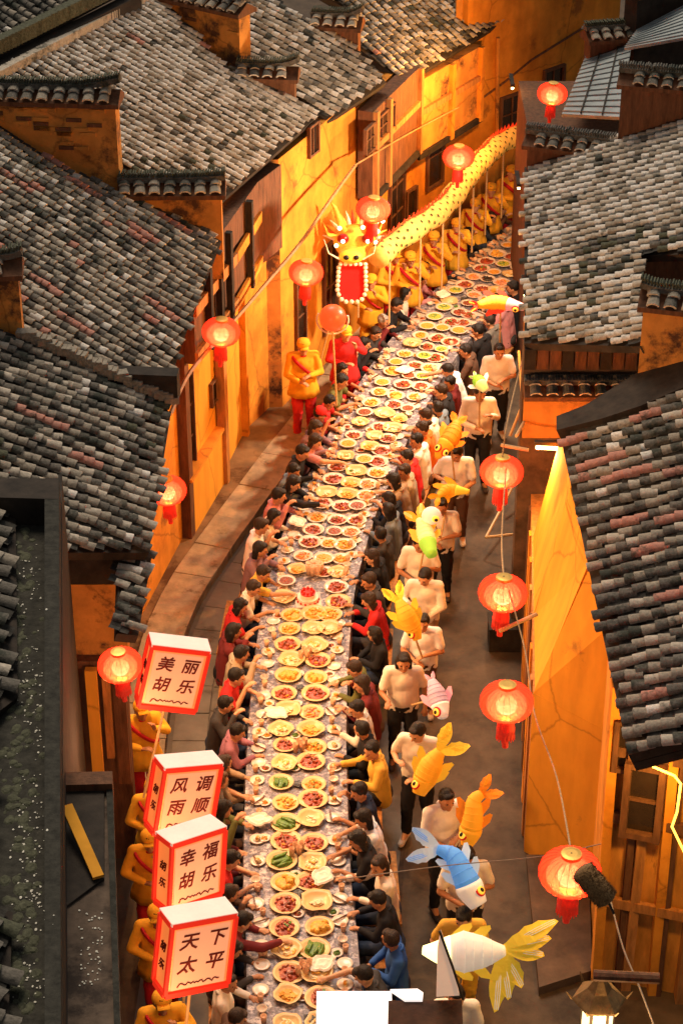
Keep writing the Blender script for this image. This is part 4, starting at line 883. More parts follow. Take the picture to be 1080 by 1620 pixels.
def proto(J, seated, arms, headyaw=0, headpitch=0.3, skirt=False):
    """J torso lean; arms: [(elbow, wrist, handdir)] left then right (x<0 left)"""
    lean = J.get('lean', 0); hz = .50 if seated else .93; V_ = Vector
    def T(x, y, z):  # torso frame: rotate about pelvis
        return V_((x, y * cos(lean) + z * sin(lean), hz + z * cos(lean) - y * sin(lean)))
    pel = T(0, 0, 0); wa = T(0, 0, .18); ch = T(0, .0, .36); sh = [T(-.175, 0, .46), T(.175, 0, .46)]; nk = T(0, .0, .50); hd = T(0, .03, .50) + V_((0, .035 + .03 * headpitch, .135))
    def legs(s):
        hip = pel + V_((s * .09, 0, -.02))
        if seated: kn = V_((s * .12, .42, .50)); an = V_((s * .12, .36 + J.get('foot', 0), .09)); to = an + V_((0, .15, -.045))
        else:
            st = J.get('stride', 0) * s; kn = V_((s * .10, .03 + max(st, 0) * .9, .50)); an = V_((s * .11, st * 1.1 - .02, .09)); to = an + V_((s * .02, .15, -.045))
        return hip, kn, an, to
    def head_parts(b, grow=0):
        Rz = Matrix.Rotation(headyaw, 3, 'Z') @ Matrix.Rotation(-headpitch, 3, 'X')
        b.ell(hd, (.076 + grow, .093 + grow, .112 + grow), 16, 12, M=Rz); return Rz
    # body
    b = MB(); Rz = head_parts(b)
    q = lambda x, y, z: hd + Rz @ V_((x, y, z))
    cap(b, q(0, .03, -.06), q(0, .055, -.085), .05, .032); cap(b, q(0, .088, .01), q(0, .108, -.018), .010, .015, 8)
    for s in (-1, 1):
        b.ell(q(s * .078, -.005, -.01), (.012, .02, .03), 8, 6); b.ell(q(s * .035, .075, .028), (.026, .012, .009), 8, 6); b.ell(q(s * .035, .06, -.03), (.026, .022, .02), 8, 6)
    b.ell(q(0, .088, -.05), (.024, .010, .008), 8, 6)
    cap(b, nk - V_((0, 0, .05)), hd - V_((0, .02, .06)), .058, .052)
    for s in (-1, 1): cap(b, pel + V_((s * .07, 0, 0)), T(s * .075, 0, .36), .105, .10, flat=.85)
    cap(b, sh[0], sh[1], .058, .058)
    for s in (-1, 1):
        hip, kn, an, to = legs(s); cap(b, hip, kn, .088, .058); cap(b, kn, an, .056, .038); cap(b, an, to, .04, .03)
    for i, (el, wr, hdv) in enumerate(arms):
        el, wr = V_(el), V_(wr); cap(b, sh[i], el, .050, .038); cap(b, el, wr, .038, .026)
        hv = V_(hdv).normalized(); side = hv.cross(V_((0, 0, 1))); side = (side if side.length > .1 else V_((1, 0, 0))).normalized(); dn_ = side.cross(hv); dn_ = dn_ if dn_.z < 0 else -dn_
        cap(b, wr, wr + hv * .06, .026, .03, flat=.75); kb = wr + hv * .075
        for f_, (o_, L) in enumerate(((-.027, .062), (-.009, .072), (.009, .068), (.027, .052))):
            p0 = kb + side * o_ * (1 if i else -1); p1 = p0 + hv * L * .5 + dn_ * .008; p2 = p1 + hv * L * .35 + dn_ * .03; cap(b, p0 - hv * .02, p1, .010, .009, 6); cap(b, p1, p2, .009, .008, 6)
        ts = side * (-.03 if i else .03); p0 = wr + hv * .03 + ts * .7; cap(b, p0, p0 + hv * .045 + ts * .9 + dn_ * .01, .012, .009, 6)
    out = {'body': remesh(b, 'body', .0075, .17, 2)}
    e = MB()
    for s in (-1, 1): e.ell(q(s * .031, .083, .010), (.013, .008, .007), 8, 6)
    out['eyes'] = e.mesh('eyes', [EYE])
    # shirts
    for kind in ('short', 'long'):
        b = MB()
        for s in (-1, 1): cap(b, pel + V_((s * .075, 0, -.05)), T(s * .075, 0, .37), .128, .118, flat=.88)
        b.ell(T(0, .02, .1), (.16, .135, .2), 14, 8); b.ell(T(0, .01, .32), (.165, .125, .16), 14, 8); cap(b, sh[0], sh[1], .072, .072); cap(b, T(0, 0, .44), T(0, 0, .495), .075, .062)
        for i, (el, wr, hdv) in enumerate(arms):
            el, wr = V_(el), V_(wr)
            if kind == 'short': cap(b, sh[i], sh[i].lerp(el, .72), .068, .064)
            else: cap(b, sh[i], el, .067, .055); cap(b, el, el.lerp(wr, .9), .053, .042)
        out[kind] = remesh(b, 'shirt', .013, .4, 9, .012)
    b = MB(); b.ell(pel, (.165, .135, .13), 14, 8)
    for s in (-1, 1):
        hip, kn, an, to = legs(s); cap(b, hip, kn, .105, .078); cap(b, kn, kn.lerp(an, .92), .075, .058)
    out['trousers'] = remesh(b, 'trousers', .014, .35, 3, .03)
    for s in (-1, 1):
        b = MB(); hip, kn, an, to = legs(s); cap(b, an - V_((0, .03, .03)), to + V_((0, .02, 0)), .048, .04, flat=.8); out['shoe%d' % s] = b.mesh('shoe', [SHOE], True)
    # hair
    def hair(kind):
        b = MB(); b.ell(q(0, -.022, .030), (.088, .092, .100), 16, 12, M=Rz); b.ell(q(0, .045, .085), (.062, .042, .030), 12, 8, M=Rz)
        if kind == 'long':
            for x in (-.05, 0, .05): cap(b, q(x, -.05, 0), hd + V_((x * 1.2, -.10, -.25)), .05, .032)
        if kind == 'bob':
            for x in (-.07, -.035, 0, .035, .07): cap(b, q(x, -.045 + abs(x) * .3, 0), q(x * 1.1, -.055 + abs(x) * .5, -.095), .036, .03)
        if kind == 'bun': b.ell(q(0, -.13, .06), (.042, .042, .042), 10, 8)
        return remesh(b, 'hair', .009, .4, 1, .012)
    for k_ in ('short', 'long', 'bob', 'bun'): out['hair_' + k_] = hair(k_)
    b = MB(); b.lathe([(.098, 0), (.1, .03), (.085, .075), (.04, .1), (.001, .103)], 18); b.box((0, .115, .006), (.12, .09, .012)); me = b.mesh('cap', [SHOE], True); out['cap'] = me; out['_cap'] = (q(0, -.005, .03), headyaw, headpitch)
    b = MB(); c0 = T(0, 0, .50); b.tube([c0 + V_((.066 * cos(a_), .066 * sin(a_) - .002, -.025 * sin(a_))) for a_ in np.linspace(0, 2 * pi, 17)], .016, 6); out['collar'] = b.mesh('collar', [SHOE], True)
    out['_head'] = hd
    for k_, m_ in out.items():
        if isinstance(m_, bpy.types.Mesh) and not m_.materials: m_.materials.append(SHOE)
    return out
PR = {}
PR['table'] = proto({'lean': .22}, True, [((-.26, .20, .78), (-.13, .38, .80), (.3, 1, -.1)), ((.26, .20, .78), (.12, .40, .82), (-.3, 1, 0))], headpitch=.45)
PR['eat'] = proto({'lean': .16}, True, [((-.27, .16, .77), (-.12, .36, .82), (.5, 1, .1)), ((.28, .20, .82), (.10, .30, 1.06), (-.5, .5, .3))], headyaw=.25, headpitch=.3)
PR['reach'] = proto({'lean': .38}, True, [((-.25, .30, .80), (-.14, .44, .80), (.2, 1, 0)), ((.24, .44, .90), (.14, .66, .87), (-.1, 1, -.2))], headpitch=.5)
PR['turn'] = proto({'lean': .06}, True, [((-.27, .10, .78), (-.10, .32, .80), (.6, 1, 0)), ((.27, .10, .74), (.12, .30, .66), (-.5, 1, 0))], headyaw=-.7, headpitch=.1)
PR['turnr'] = proto({'lean': .12}, True, [((-.28, .12, .78), (-.15, .36, .80), (.2, 1, .1)), ((.26, .24, .76), (.2, .46, .80), (.1, 1, 0))], headyaw=.75, headpitch=.15)
PR['hold'] = proto({'stride': .07}, False, [((-.25, .06, 1.13), (-.06, .24, 1.17), (.8, .5, 0)), ((.25, .08, 1.13), (.08, .25, 1.08), (-.8, .5, 0))], headpitch=.1)
PR['hold2'] = proto({'stride': -.06}, False, [((-.26, .02, 1.15), (-.16, .22, 1.28), (.6, .4, .4)), ((.26, .10, 1.12), (.05, .26, 1.10), (-.8, .5, 0))], headyaw=.4, headpitch=.25)
PR['hold3'] = proto({'stride': .1, 'lean': .08}, False, [((-.24, .10, 1.10), (-.04, .26, 1.02), (.9, .4, 0)), ((.29, .0, 1.14), (.20, .24, 1.22), (-.5, .5, .3))], headyaw=-.45, headpitch=.4)
PR['raise'] = proto({'stride': .12}, False, [((-.27, .12, 1.25), (-.10, .26, 1.42), (.3, .2, 1)), ((.28, .10, 1.18), (.06, .26, 1.15), (-.8, .5, .3))], headpitch=-.05)
PR['hang'] = proto({'stride': .05}, False, [((-.27, -.02, 1.12), (-.27, .06, .88), (0, .2, -1)), ((.26, .10, 1.14), (.18, .30, 1.15), (.2, .8, .2))], headpitch=.1)
C = {n: cloth(n, c) for n, c in dict(black=(.012, .011, .013), charcoal=(.045, .04, .04), navy=(.02, .03, .06), blue=(.03, .10, .32), red=(.55, .02, .02), maroon=(.16, .02, .022), olive=(.13, .13, .035), grey=(.18, .16, .14),
     beige=(.40, .31, .21), cream=(.80, .71, .58), white=(.84, .82, .80), yellow=(.72, .42, .06), pink=(.55, .22, .22), mauve=(.26, .14, .16), orange=(.75, .16, .02), tan=(.33, .22, .13), slate=(.16, .20, .24), brown=(.10, .05, .03), gold=(.78, .37, .02), crimson=(.50, .015, .02), striped=(.3, .12, .16), mustard=(.80, .42, .03)).items()}
GAR = dict(short='T-shirt', long='jacket')
HW = dict(short='short hair', long='long hair', bob='bobbed hair', bun='hair in a bun', cap='a cap')
def person(loc, rz, pose, top, kind, hair, bottom, label, grp=None, hc=0, sk=0, sc=1.0, capc=None, shoe=SHOE, belt=None):
    D = PR[pose]; t = thing('person', loc, label, 'person', grp, rz=rz); t.scale = (sc, sc, sc)
    put('body', D['body'], t, mt=SKIN[sk]); put('eyes', D['eyes'], t); put('shirt', D[kind], t, mt=C[top]); put('trousers', D['trousers'], t, mt=C[bottom])
    put('collar', D['collar'], t, mt=C[belt or top])
    for s in (-1, 1): put('shoe', D['shoe%d' % s], t, mt=shoe)
    put('hair', D['hair_short' if hair == 'cap' else 'hair_' + hair], t, mt=HAIR[hc])
    if hair == 'cap':
        q, yw_, pt = D['_cap']; put('cap', D['cap'], t, q, rot=(-pt, 0, yw_), mt=C[capc or top])
    if belt:
        b = MB(); b.lathe([(.172, 0), (.176, .05), (.15, .052)], 20, fn=lambda a: 1 - .14 * abs(sin(a))); put('sash', b.mesh('sash', [SHOE]), t, (0, 0, 1.0), mt=C[belt])
    if belt:
        b = MB(); b.lathe([(.245, -.20), (.225, -.10), (.172, .05), (.168, .08)], 28, fn=lambda a: 1 - .13 * abs(sin(a)) + .035 * sin(9 * a)); put('tunic_skirt', b.mesh('tunic_skirt', [SHOE], True), t, (0, .01, .98), mt=C[top])
    if belt and top != 'red':
        b = MB(); b.tube([(.165 * cos(a), .02 + .155 * sin(a), 1.24 + .16 * cos(a)) for a in np.linspace(0, 2 * pi, 25)], .022, 6, flat=1.6); put('shoulder_sash', b.mesh('shoulder_sash', [SHOE]), t, mt=C[belt])
    return t
# diners: (head pixel u, v, colour, sleeve, hair, hair colour index)
DL = [(395, 1600, 'brown', 'long', 'short', 1), (388, 1548, 'cream', 'long', 'short', 0), (372, 1484, 'charcoal', 'long', 'bob', 0), (376, 1440, 'maroon', 'long', 'short', 0), (372, 1395, 'brown', 'long', 'bun', 1), (368, 1350, 'red', 'short', 'short', 0),
      (362, 1312, 'maroon', 'long', 'bob', 1), (360, 1272, 'olive', 'long', 'bob', 0), (358, 1232, 'grey', 'short', 'bun', 2), (366, 1188, 'tan', 'long', 'long', 1), (378, 1148, 'striped', 'long', 'short', 0), (360, 1100, 'charcoal', 'long', 'short', 0), (380, 1062, 'red', 'short', 'short', 0),
      (388, 1026, 'beige', 'long', 'short', 0), (376, 990, 'maroon', 'long', 'long', 0), (378, 948, 'red', 'short', 'bob', 0), (404, 912, 'cream', 'short', 'short', 1), (418, 888, 'yellow', 'short', 'short', 1), (424, 862, 'mauve', 'long', 'long', 0), (420, 822, 'white', 'short', 'short', 1), (436, 800, 'cream', 'long', 'bob', 0),
      (446, 778, 'pink', 'long', 'short', 0), (458, 758, 'black', 'long', 'long', 0), (470, 736, 'slate', 'long', 'short', 0), (492, 690, 'black', 'long', 'short', 0), (506, 694, 'pink', 'short', 'bob', 1), (522, 678, 'mauve', 'long', 'long', 1), (533, 652, 'maroon', 'short', 'cap', 0), (540, 630, 'red', 'short', 'short', 0), (560, 600, 'olive', 'short', 'short', 0), (574, 584, 'crimson', 'short', 'bob', 0),
      (590, 556, 'red', 'long', 'bun', 0), (612, 540, 'black', 'long', 'short', 0), (622, 512, 'charcoal', 'long', 'short', 1), (642, 506, 'maroon', 'long', 'short', 3), (660, 484, 'black', 'long', 'short', 0), (690, 460, 'cream', 'short', 'long', 0), (706, 440, 'pink', 'long', 'bob', 0), (718, 424, 'maroon', 'long', 'long', 0), (742, 402, 'black', 'long', 'short', 0), (758, 384, 'charcoal', 'long', 'short', 3), (776, 372, 'black', 'long', 'short', 0),
      (790, 352, 'navy', 'long', 'bob', 0), (808, 342, 'black', 'long', 'short', 0), (835, 330, 'brown', 'long', 'short', 0)]
DR = [(578, 1536, 'charcoal', 'short', 'short', 0), (606, 1476, 'blue', 'long', 'short', 1), (602, 1408, 'black', 'long', 'short', 0), (598, 1360, 'cream', 'long', 'long', 1), (560, 1322, 'black', 'short', 'bob', 0), (572, 1280, 'white', 'short', 'long', 0), (556, 1232, 'navy', 'short', 'short', 0), (584, 1182, 'yellow', 'long', 'short', 0), (548, 1140, 'black', 'long', 'short', 0), (550, 1102, 'cream', 'long', 'short', 0),
      (566, 1072, 'maroon', 'long', 'bob', 1), (556, 1052, 'olive', 'long', 'short', 1), (578, 990, 'black', 'long', 'long', 0), (590, 940, 'red', 'long', 'bob', 1), (578, 910, 'charcoal', 'long', 'short', 1), (582, 872, 'black', 'long', 'long', 1), (588, 832, 'charcoal', 'long', 'short', 0), (602, 796, 'slate', 'long', 'long', 0), (612, 772, 'black', 'long', 'long', 0), (622, 750, 'tan', 'short', 'bob', 0), (634, 728, 'beige', 'long', 'short', 1),
      (640, 706, 'red', 'long', 'short', 0), (648, 694, 'white', 'short', 'short', 0), (664, 674, 'orange', 'short', 'bun', 1), (676, 652, 'cream', 'short', 'short', 1), (694, 630, 'slate', 'short', 'short', 0), (706, 616, 'black', 'short', 'short', 1), (720, 592, 'maroon', 'long', 'short', 0), (730, 578, 'white', 'short', 'short', 0), (752, 545, 'brown', 'long', 'short', 0), (764, 520, 'black', 'long', 'short', 0), (795, 500, 'grey', 'short', 'short', 1), (812, 478, 'pink', 'long', 'bob', 0), (826, 452, 'black', 'long', 'short', 0), (840, 430, 'white', 'short', 'short', 0)]
CW = dict(black='black', charcoal='charcoal', navy='navy', blue='bright blue', red='red', maroon='maroon', olive='olive', grey='grey', beige='beige', cream='cream', white='white', yellow='pale yellow', pink='pink', mauve='mauve', orange='orange', tan='tan', slate='slate blue', brown='brown', crimson='crimson', striped='mauve striped')
used = set()
for side, lst in ((-1, DL), (1, DR)):
    seats = []
    for i, d in enumerate(lst):
        q = P(d[0], d[1], 1.2); t = TC.near(q); seats.append([t, d, (q - TC.at(t)[0]).to_2d().length])
    seats.sort(key=lambda a: a[0])
    for _ in range(30):
        for i in range(len(seats) - 1):
            gap = .40 - (seats[i + 1][0] - seats[i][0])
            if gap > 0: seats[i][0] -= gap / 2; seats[i + 1][0] += gap / 2
    nm = 'left' if side < 0 else 'right'
    for i, (t, d, off) in enumerate(seats):
        o = min(max(off, .66), .80) + .20
        p, dr = TC.at(t, side * o); p.z = 0
        f = -Vector((dr.y, -dr.x, 0)) * side; rz = atan2(f.y, f.x) - pi / 2 + random.uniform(-.18, .18)
        pose = random.choices(['table', 'eat', 'reach', 'turn', 'turnr'], weights=[4, 3.5, 1, 1.5, 1.5])[0]
        a = CW[seats[i - 1][1][2]] if i else None; b = CW[seats[i + 1][1][2]] if i < len(seats) - 1 else None
        g_ = GAR[d[3]] if d[4] not in () else ''
        nb = f'between diners in {a} and {b}' if a and b else f'at the end beside one in {a or b}'
        lb_ = f'diner in {CW[d[2]]} {GAR[d[3]]}, {HW[d[4]]}, {nb}, {nm} side'
        if lb_ in used: lb_ = f'diner in {CW[d[2]]} {GAR[d[3]]}, {ordn(i)} from the near end, {nm} side'
        used.add(lb_)
        person(p, rz, pose, d[2], d[3], d[4], random.choice(['black', 'charcoal', 'navy', 'brown']), lb_, f'diners seated along the {nm} side of the table', d[5], random.choice([0, 0, 1, 2]), random.uniform(.93, 1.02), capc='red')
        sp_ = TC.at(t, side * (o + .01))[0]
        if i % 3 == 0:
            t0, t1 = t - .15, t + 1.05; c = TC.at((t0 + t1) / 2, side * (o + .02))[0]; dd_ = TC.at((t0 + t1) / 2)[1]; an = atan2(dd_.y, dd_.x)
            bn = thing('bench', (c.x, c.y, 0), f'{ordn(i // 3)} wooden bench from the near end under the {nm} side diners', 'bench', 'benches along the table', rz=an)
            b_ = MB(); b_.box((0, 0, .395), (1.2, .22, .04)); put('seat', b_.mesh('seat', WOOD_O), bn)
            lm = MB().box((0, 0, .19), (.04, .04, .37)).mesh('leg', WOOD_D)
            for x in (-.5, .5):
                for y in (-.08, .08): put('leg', lm, bn, (x, y, 0))
# ================= box lanterns and their bearers =================
def glow(name, col, es, base=None): return mat(name, base or tuple(min(.9, c) for c in col), .7, .08, 4, .1, emis=col, es=es, coord='obj')
BOX_W = glow('lantern_paper', (1, .36, .17), .52, (.5, .3, .17)); BOX_T = glow('lantern_paper_top', (1, .55, .4), .35, (.85, .75, .65)); BOX_S = glow('lantern_paper_side', (1, .24, .05), .55, (.8, .4, .2)); BOX_R = glow('red_frame', (.85, .03, .01), .45, (.6, .02, .01)); INK = mat('red_ink', (.16, .015, .008), .7, .1, 8, 0)
FONT = None
def text_mesh(s, size, m):
    cu = bpy.data.curves.new('lettering', 'FONT'); cu.body = s; cu.size = size; cu.align_x = 'CENTER'; cu.align_y = 'CENTER'; cu.extrude = .002; cu.bevel_depth = .003; cu.bevel_resolution = 0; cu.shear = .18
    cu.resolution_u = 2
    o = bpy.data.objects.new('tmp', cu); COL.objects.link(o); dg = bpy.context.evaluated_depsgraph_get(); me = bpy.data.meshes.new_from_object(o.evaluated_get(dg)); bpy.data.objects.remove(o)
    me.name = 'lettering'; me.materials.clear(); me.materials.append(m); return me
def sign(cu, cv, wpx, body, yaw, roll, label, bearer):
    """box lantern on a pole; centre of its front face at pixel cu, cv above the bearer"""
    Wd, Hd, Dp = .58, .70, .24
    d = ray(cu, cv); p = CAM + d * (FPX * Wd / wpx)
    t = thing('box_lantern', p, label, 'lantern', 'lettered box lanterns carried on poles', rz=yaw); t.rotation_euler = (radians(-6), roll, yaw)
    fr = MB()
    b = MB(); b.box((0, 0, 0), (Wd - .03, Dp - .03, Hd - .03)); put('box_panel', b.mesh('box_panel', BOX_S), t)
    b = MB(); b.box((0, -Dp / 2 + .004, -.005), (Wd - .09, .012, Hd - .12)); fp = put('front_panel', b.mesh('front_panel', BOX_W), t)
    for z in (-Hd / 2, Hd / 2):
        for y in (-Dp / 2, Dp / 2): fr.box((0, y, z * .965), (Wd, .03, .05))
        for x in (-Wd / 2, Wd / 2): fr.box((x, 0, z * .965), (.03, Dp - .03, .05))
    for x in (-Wd / 2, Wd / 2):
        for y in (-Dp / 2, Dp / 2): fr.box((x, y, 0), (.034, .034, Hd * .93))
    put('frame', fr.mesh('frame', BOX_R), t)
    b = MB(); b.box((0, 0, Hd / 2 + .005), (Wd + .02, Dp + .02, .03)); put('top_panel', b.mesh('top_panel', BOX_T), t)
    for i, ch in enumerate(body):
        x = (-.125, .125)[i % 2]; z = (.155, -.075)[i // 2]
        put('lettering', text_mesh(ch, .17, INK), t, (x, -Dp / 2 - .004, z), rot=(radians(90), 0, 0))
    for i, ch in enumerate('胡乐'):
        put('lettering', text_mesh(ch, .10, INK), t, (-Wd / 2 + .006 - .012, 0, .08 - i * .17), rot=(radians(90), 0, radians(-90)))
    b = MB(); pts = [(-.19 + .38 * k / 24, -Dp / 2 - .006, -.255 + .02 * abs(sin(k * .8)) - (.016 if k % 5 == 0 else 0)) for k in range(25)]
    b.tube(pts, .007, 5); put('wave_ornament', b.mesh('wave_ornament', INK), t)
    b = MB(); b.tube([(0, 0, -Hd / 2), (.0, -.02, -1.45)], .014, 7); put('pole', b.mesh('pole', BAMBOO), t)
    lamp('lantern_light', (-.35, -Dp / 2 - .4, -.5), 26.0, (1, .45, .2), .1, t)
    return t
sign(273, 1066, 92, '美丽胡乐', radians(10), radians(15), 'topmost box lantern reading 美丽胡乐, beside a red lantern', None)
sign(290, 1256, 98, '风调雨顺', radians(26), radians(14), 'box lantern reading 风调雨顺, second from the top of the left stack', None)
sign(300, 1368, 102, '幸福胡乐', radians(38), radians(10), 'box lantern reading 幸福胡乐, third from the top and tilted upward', None)
sign(308, 1500, 110, '天下太平', radians(27), radians(11), 'lowest box lantern reading 天下太平, nearest the camera', None)
SOUTH = pi
def stand(u, v, *a, h=1.62, **k):
    p = P(u, v, h); p.z = .13 if u < 300 and v > 1000 and False else 0; return person(p, *a, **k)
for (u, v, lb_, rzz) in ((222, 1112, 'bearer in yellow jacket and red trousers holding the topmost box lantern', .3), (242, 1238, 'bearer in yellow mostly hidden behind the second box lantern', .1), (236, 1318, 'bearer in gold costume behind the third box lantern', .1),
                         (248, 1436, 'bearer in gold costume behind the lowest box lantern', .1), (255, 1572, 'bearer in yellow cap and tunic at the bottom edge below the lowest box lantern', .2)):
    stand(u, v, SOUTH + rzz, 'raise', 'gold' if v > 1300 else 'mustard', 'long', 'cap', 'crimson', lb_, 'bearers of the lettered box lanterns', 0, 1, 1.0, belt='crimson', capc='gold', shoe=SHOE_W if v < 1200 else SHOE)
# man in yellow with the stick
m_ = stand(479, 542, SOUTH + .15, 'hold', 'gold', 'long', 'cap', 'red', 'person in yellow jacket and cap with red trousers leaning on a long stick', None, 0, 0, 1.04, h=1.66, belt='red', capc='gold', shoe=SHOE_W)
b = MB(); a = P(477, 668, .13); e_ = P(502, 588, 1.15); b.tube([P(462, 678, .14), e_, P(520, 520, 1.9)], .014, 7); tag(b.build('walking_stick', BAMBOO), 'long thin bamboo stick held by the man in the yellow cap', 'stick')
# ================= dragon =================
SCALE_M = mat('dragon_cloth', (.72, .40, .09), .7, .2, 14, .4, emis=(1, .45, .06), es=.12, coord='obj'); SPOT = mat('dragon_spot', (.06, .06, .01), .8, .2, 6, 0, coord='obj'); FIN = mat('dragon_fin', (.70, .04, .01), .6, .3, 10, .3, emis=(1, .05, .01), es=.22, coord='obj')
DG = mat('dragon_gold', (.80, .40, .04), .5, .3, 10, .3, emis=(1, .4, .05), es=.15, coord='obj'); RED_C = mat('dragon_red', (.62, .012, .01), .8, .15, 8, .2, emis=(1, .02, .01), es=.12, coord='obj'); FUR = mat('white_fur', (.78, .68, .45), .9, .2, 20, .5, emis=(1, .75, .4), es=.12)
LEDM = mat('led_glow', (1, .9, .7), .5, 0, 5, 0, emis=(1, .75, .45), es=5)
dgp = [P(u, v, h) for u, v, h in ((597, 408, 2.35), (622, 385, 2.4), (655, 362, 2.5), (690, 338, 2.5), (718, 308, 2.55), (738, 280, 2.6), (765, 250, 2.55), (792, 226, 2.5), (830, 212, 2.45), (880, 205, 2.4))]
dr_ = thing('dragon', dgp[0].xy.to_3d(), 'long golden spotted dragon puppet with gaping red mouth carried above the performers', 'dragon puppet')
DCv = Curve(dgp)
pts = [DCv.at(DCv.len * i / 60)[0] for i in range(61)]; rad = [.18 + .014 * sin(i * .9) for i in range(61)]
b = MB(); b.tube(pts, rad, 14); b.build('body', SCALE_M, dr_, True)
sp_ = MB()
for i in range(46):
    t = DCv.len * (i + .5) / 46
    for k in range(4):
        a = radians(-25 + 42 * k + 21 * (i % 2)) ; p, d = DCv.at(t); sd = Vector((d.y, -d.x, 0)).normalized(); upv = sd.cross(d); upv = upv if upv.z > 0 else -upv
        nrm = sd * sin(a) + upv * cos(a); c = p + nrm * .188
        if i % 2 == 0 or True: sp_.ell(c, (.022, .03, .006), 6, 4, M=nrm.to_track_quat('Z', 'Y').to_matrix())
stuff(sp_.build('spots', SPOT, dr_))
for i in range(54):
    t = DCv.len * (i + .5) / 54; p, d = DCv.at(t); sd = Vector((d.y, -d.x, 0)); up_ = Vector((0, 0, 1)); q = p - sd * .03 + up_ * .15
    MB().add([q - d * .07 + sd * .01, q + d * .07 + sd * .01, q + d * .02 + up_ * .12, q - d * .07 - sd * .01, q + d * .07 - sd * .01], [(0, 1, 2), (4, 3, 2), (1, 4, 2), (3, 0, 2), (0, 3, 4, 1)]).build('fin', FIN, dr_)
hd0 = P(565, 400, 2.35); N_BEFORE = set(dr_.children); HX = lambda x, y, z: hd0 + Vector((x, y, z))
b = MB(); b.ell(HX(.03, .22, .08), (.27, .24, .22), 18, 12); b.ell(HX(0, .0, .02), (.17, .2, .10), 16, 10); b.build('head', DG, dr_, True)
b = MB(); b.ell(HX(-.02, -.16, .05), (.15, .10, .085), 16, 10); b.build('snout', mat('snout_yellow', (.85, .6, .05), .5, .1, 8, .1, emis=(1, .6, .05), es=.2), dr_, True)
for s in (-1, 1): MB().ell(HX(-.02 + s * .06, -.245, .075), (.038, .03, .03), 10, 8).build('nostril', EYE, dr_, True)
b = MB(); b.prism([(hd0.x - .18 + .0, 0), (hd0.x + .15, 0), (hd0.x + .15, .06), (hd0.x - .18, .06)], 0, 0) if False else None
tg = MB(); tp = [HX(-.17, -.16, -.06), HX(.15, -.16, -.06), HX(.16, -.20, -.40), HX(.09, -.22, -.52), HX(-.12, -.22, -.52), HX(-.19, -.20, -.40)]
tg.slab(tp, (0, .05, 0)); tg.build('tongue', RED_C, dr_)
k = 0
edge = [tp[1], tp[2], tp[3], tp[4], tp[5], tp[0]]
for a, c in zip(edge, edge[1:]):
    m = max(2, int((c - a).length / .055))
    for i in range(m): MB().ell(a.lerp(c, (i + .5) / m) + Vector((0, -.02, 0)), (.03, .026, .03), 7, 5).build('tooth', FUR, dr_, True)
for i in range(6): MB().ell(HX(-.15 + .06 * i, -.2, -.035), (.028, .022, .025), 7, 5).build('tooth', FUR, dr_, True)
for s in (-1, 1):
    MB().ell(HX(.03 + s * .15, -.02, .22), (.075, .06, .065), 12, 8).build('eye', mat('dragon_eye', (.25, .01, .01), .3, .1, 5, 0), dr_, True)
    MB().ell(HX(.03 + s * .15, -.075, .21), (.026, .02, .026), 8, 6).build('eye_light', LEDM, dr_, True)
    b = MB(); b.tube([HX(.03 + s * .14, .1, .26), HX(.05 + s * .22, .12, .42), HX(.03 + s * .25, .1, .58), HX(.06 + s * .33, .08, .66)], [.05, .04, .026, .004], 8); b.build('horn', DG, dr_, True)
    b = MB(); b.tube([HX(s * .2, .08, .2), HX(s * .3, .1, .22), HX(s * .36, .1, .38)], [.06, .045, .004], 8, flat=.4); b.build('ear', DG, dr_, True)
    b = MB(); b.tube([HX(-.02 + s * .14, -.2, .03), HX(-.02 + s * .27, -.22, .12), HX(-.03 + s * .32, -.2, .3)], [.012, .009, .003], 5); b.build('whisker', FUR, dr_)
for x, y, z in ((-.16, .02, .34), (.12, .0, .36), (.30, .02, .30), (.28, .0, .16), (-.2, 0, .12), (.36, .05, .42)): MB().ell(HX(x, y, z), .026, 8, 6).build('light_bulb', LEDM, dr_, True)
for i in range(16):
    a = pi * (i + .5) / 16; MB().tube([HX(.03 + .24 * cos(a), .2, .1 + .22 * sin(a)), HX(.03 + .4 * cos(a), .26, .1 + .38 * sin(a))], [.035, .004], 6).build('mane_tuft', (FUR, DG, FIN)[i % 3], dr_, True)
bpy.context.view_layer.update()
HT = Matrix.Translation(Vector((-.07, -.02, -.02))) @ Matrix.Translation(hd0 - wloc(dr_)) @ Matrix.Scale(1.28, 4) @ Matrix.Translation(wloc(dr_) - hd0)
for c_ in dr_.children:
    if c_ not in N_BEFORE: c_.data.transform(HT)
for t in np.linspace(.4, DCv.len - .5, 8):
    p, d = DCv.at(t); b = MB(); b.tube([p - Vector((0, 0, .1)), Vector((p.x, p.y - .1, 1.1))], .016, 6); b.build('pole', BAMBOO, dr_)
b = MB(); b.tube([HX(0, .1, -.1), HX(.02, .15, -1.2)], .016, 6); b.build('pole', BAMBOO, dr_)
DPF = [(545, 520, 'red', 'crimson', 'directly behind the red ball lantern'), (588, 432, 'gold', 'gold', 'right under the dragon head'), (648, 402, 'gold', 'crimson', 'first under the dragon neck'), (686, 372, 'gold', 'crimson', 'second along the dragon, with a red sash'),
       (722, 345, 'mustard', 'crimson', 'third along the dragon body'), (752, 312, 'mustard', 'brown', 'fourth along the dragon, in its shade'), (776, 290, 'gold', 'brown', 'fifth along the dragon body'), (806, 268, 'gold', 'crimson', 'last visible, beside the dragon tail end by the right roof'), (622, 398, 'mustard', 'crimson', 'tucked close to the wall beside the dragon neck')]
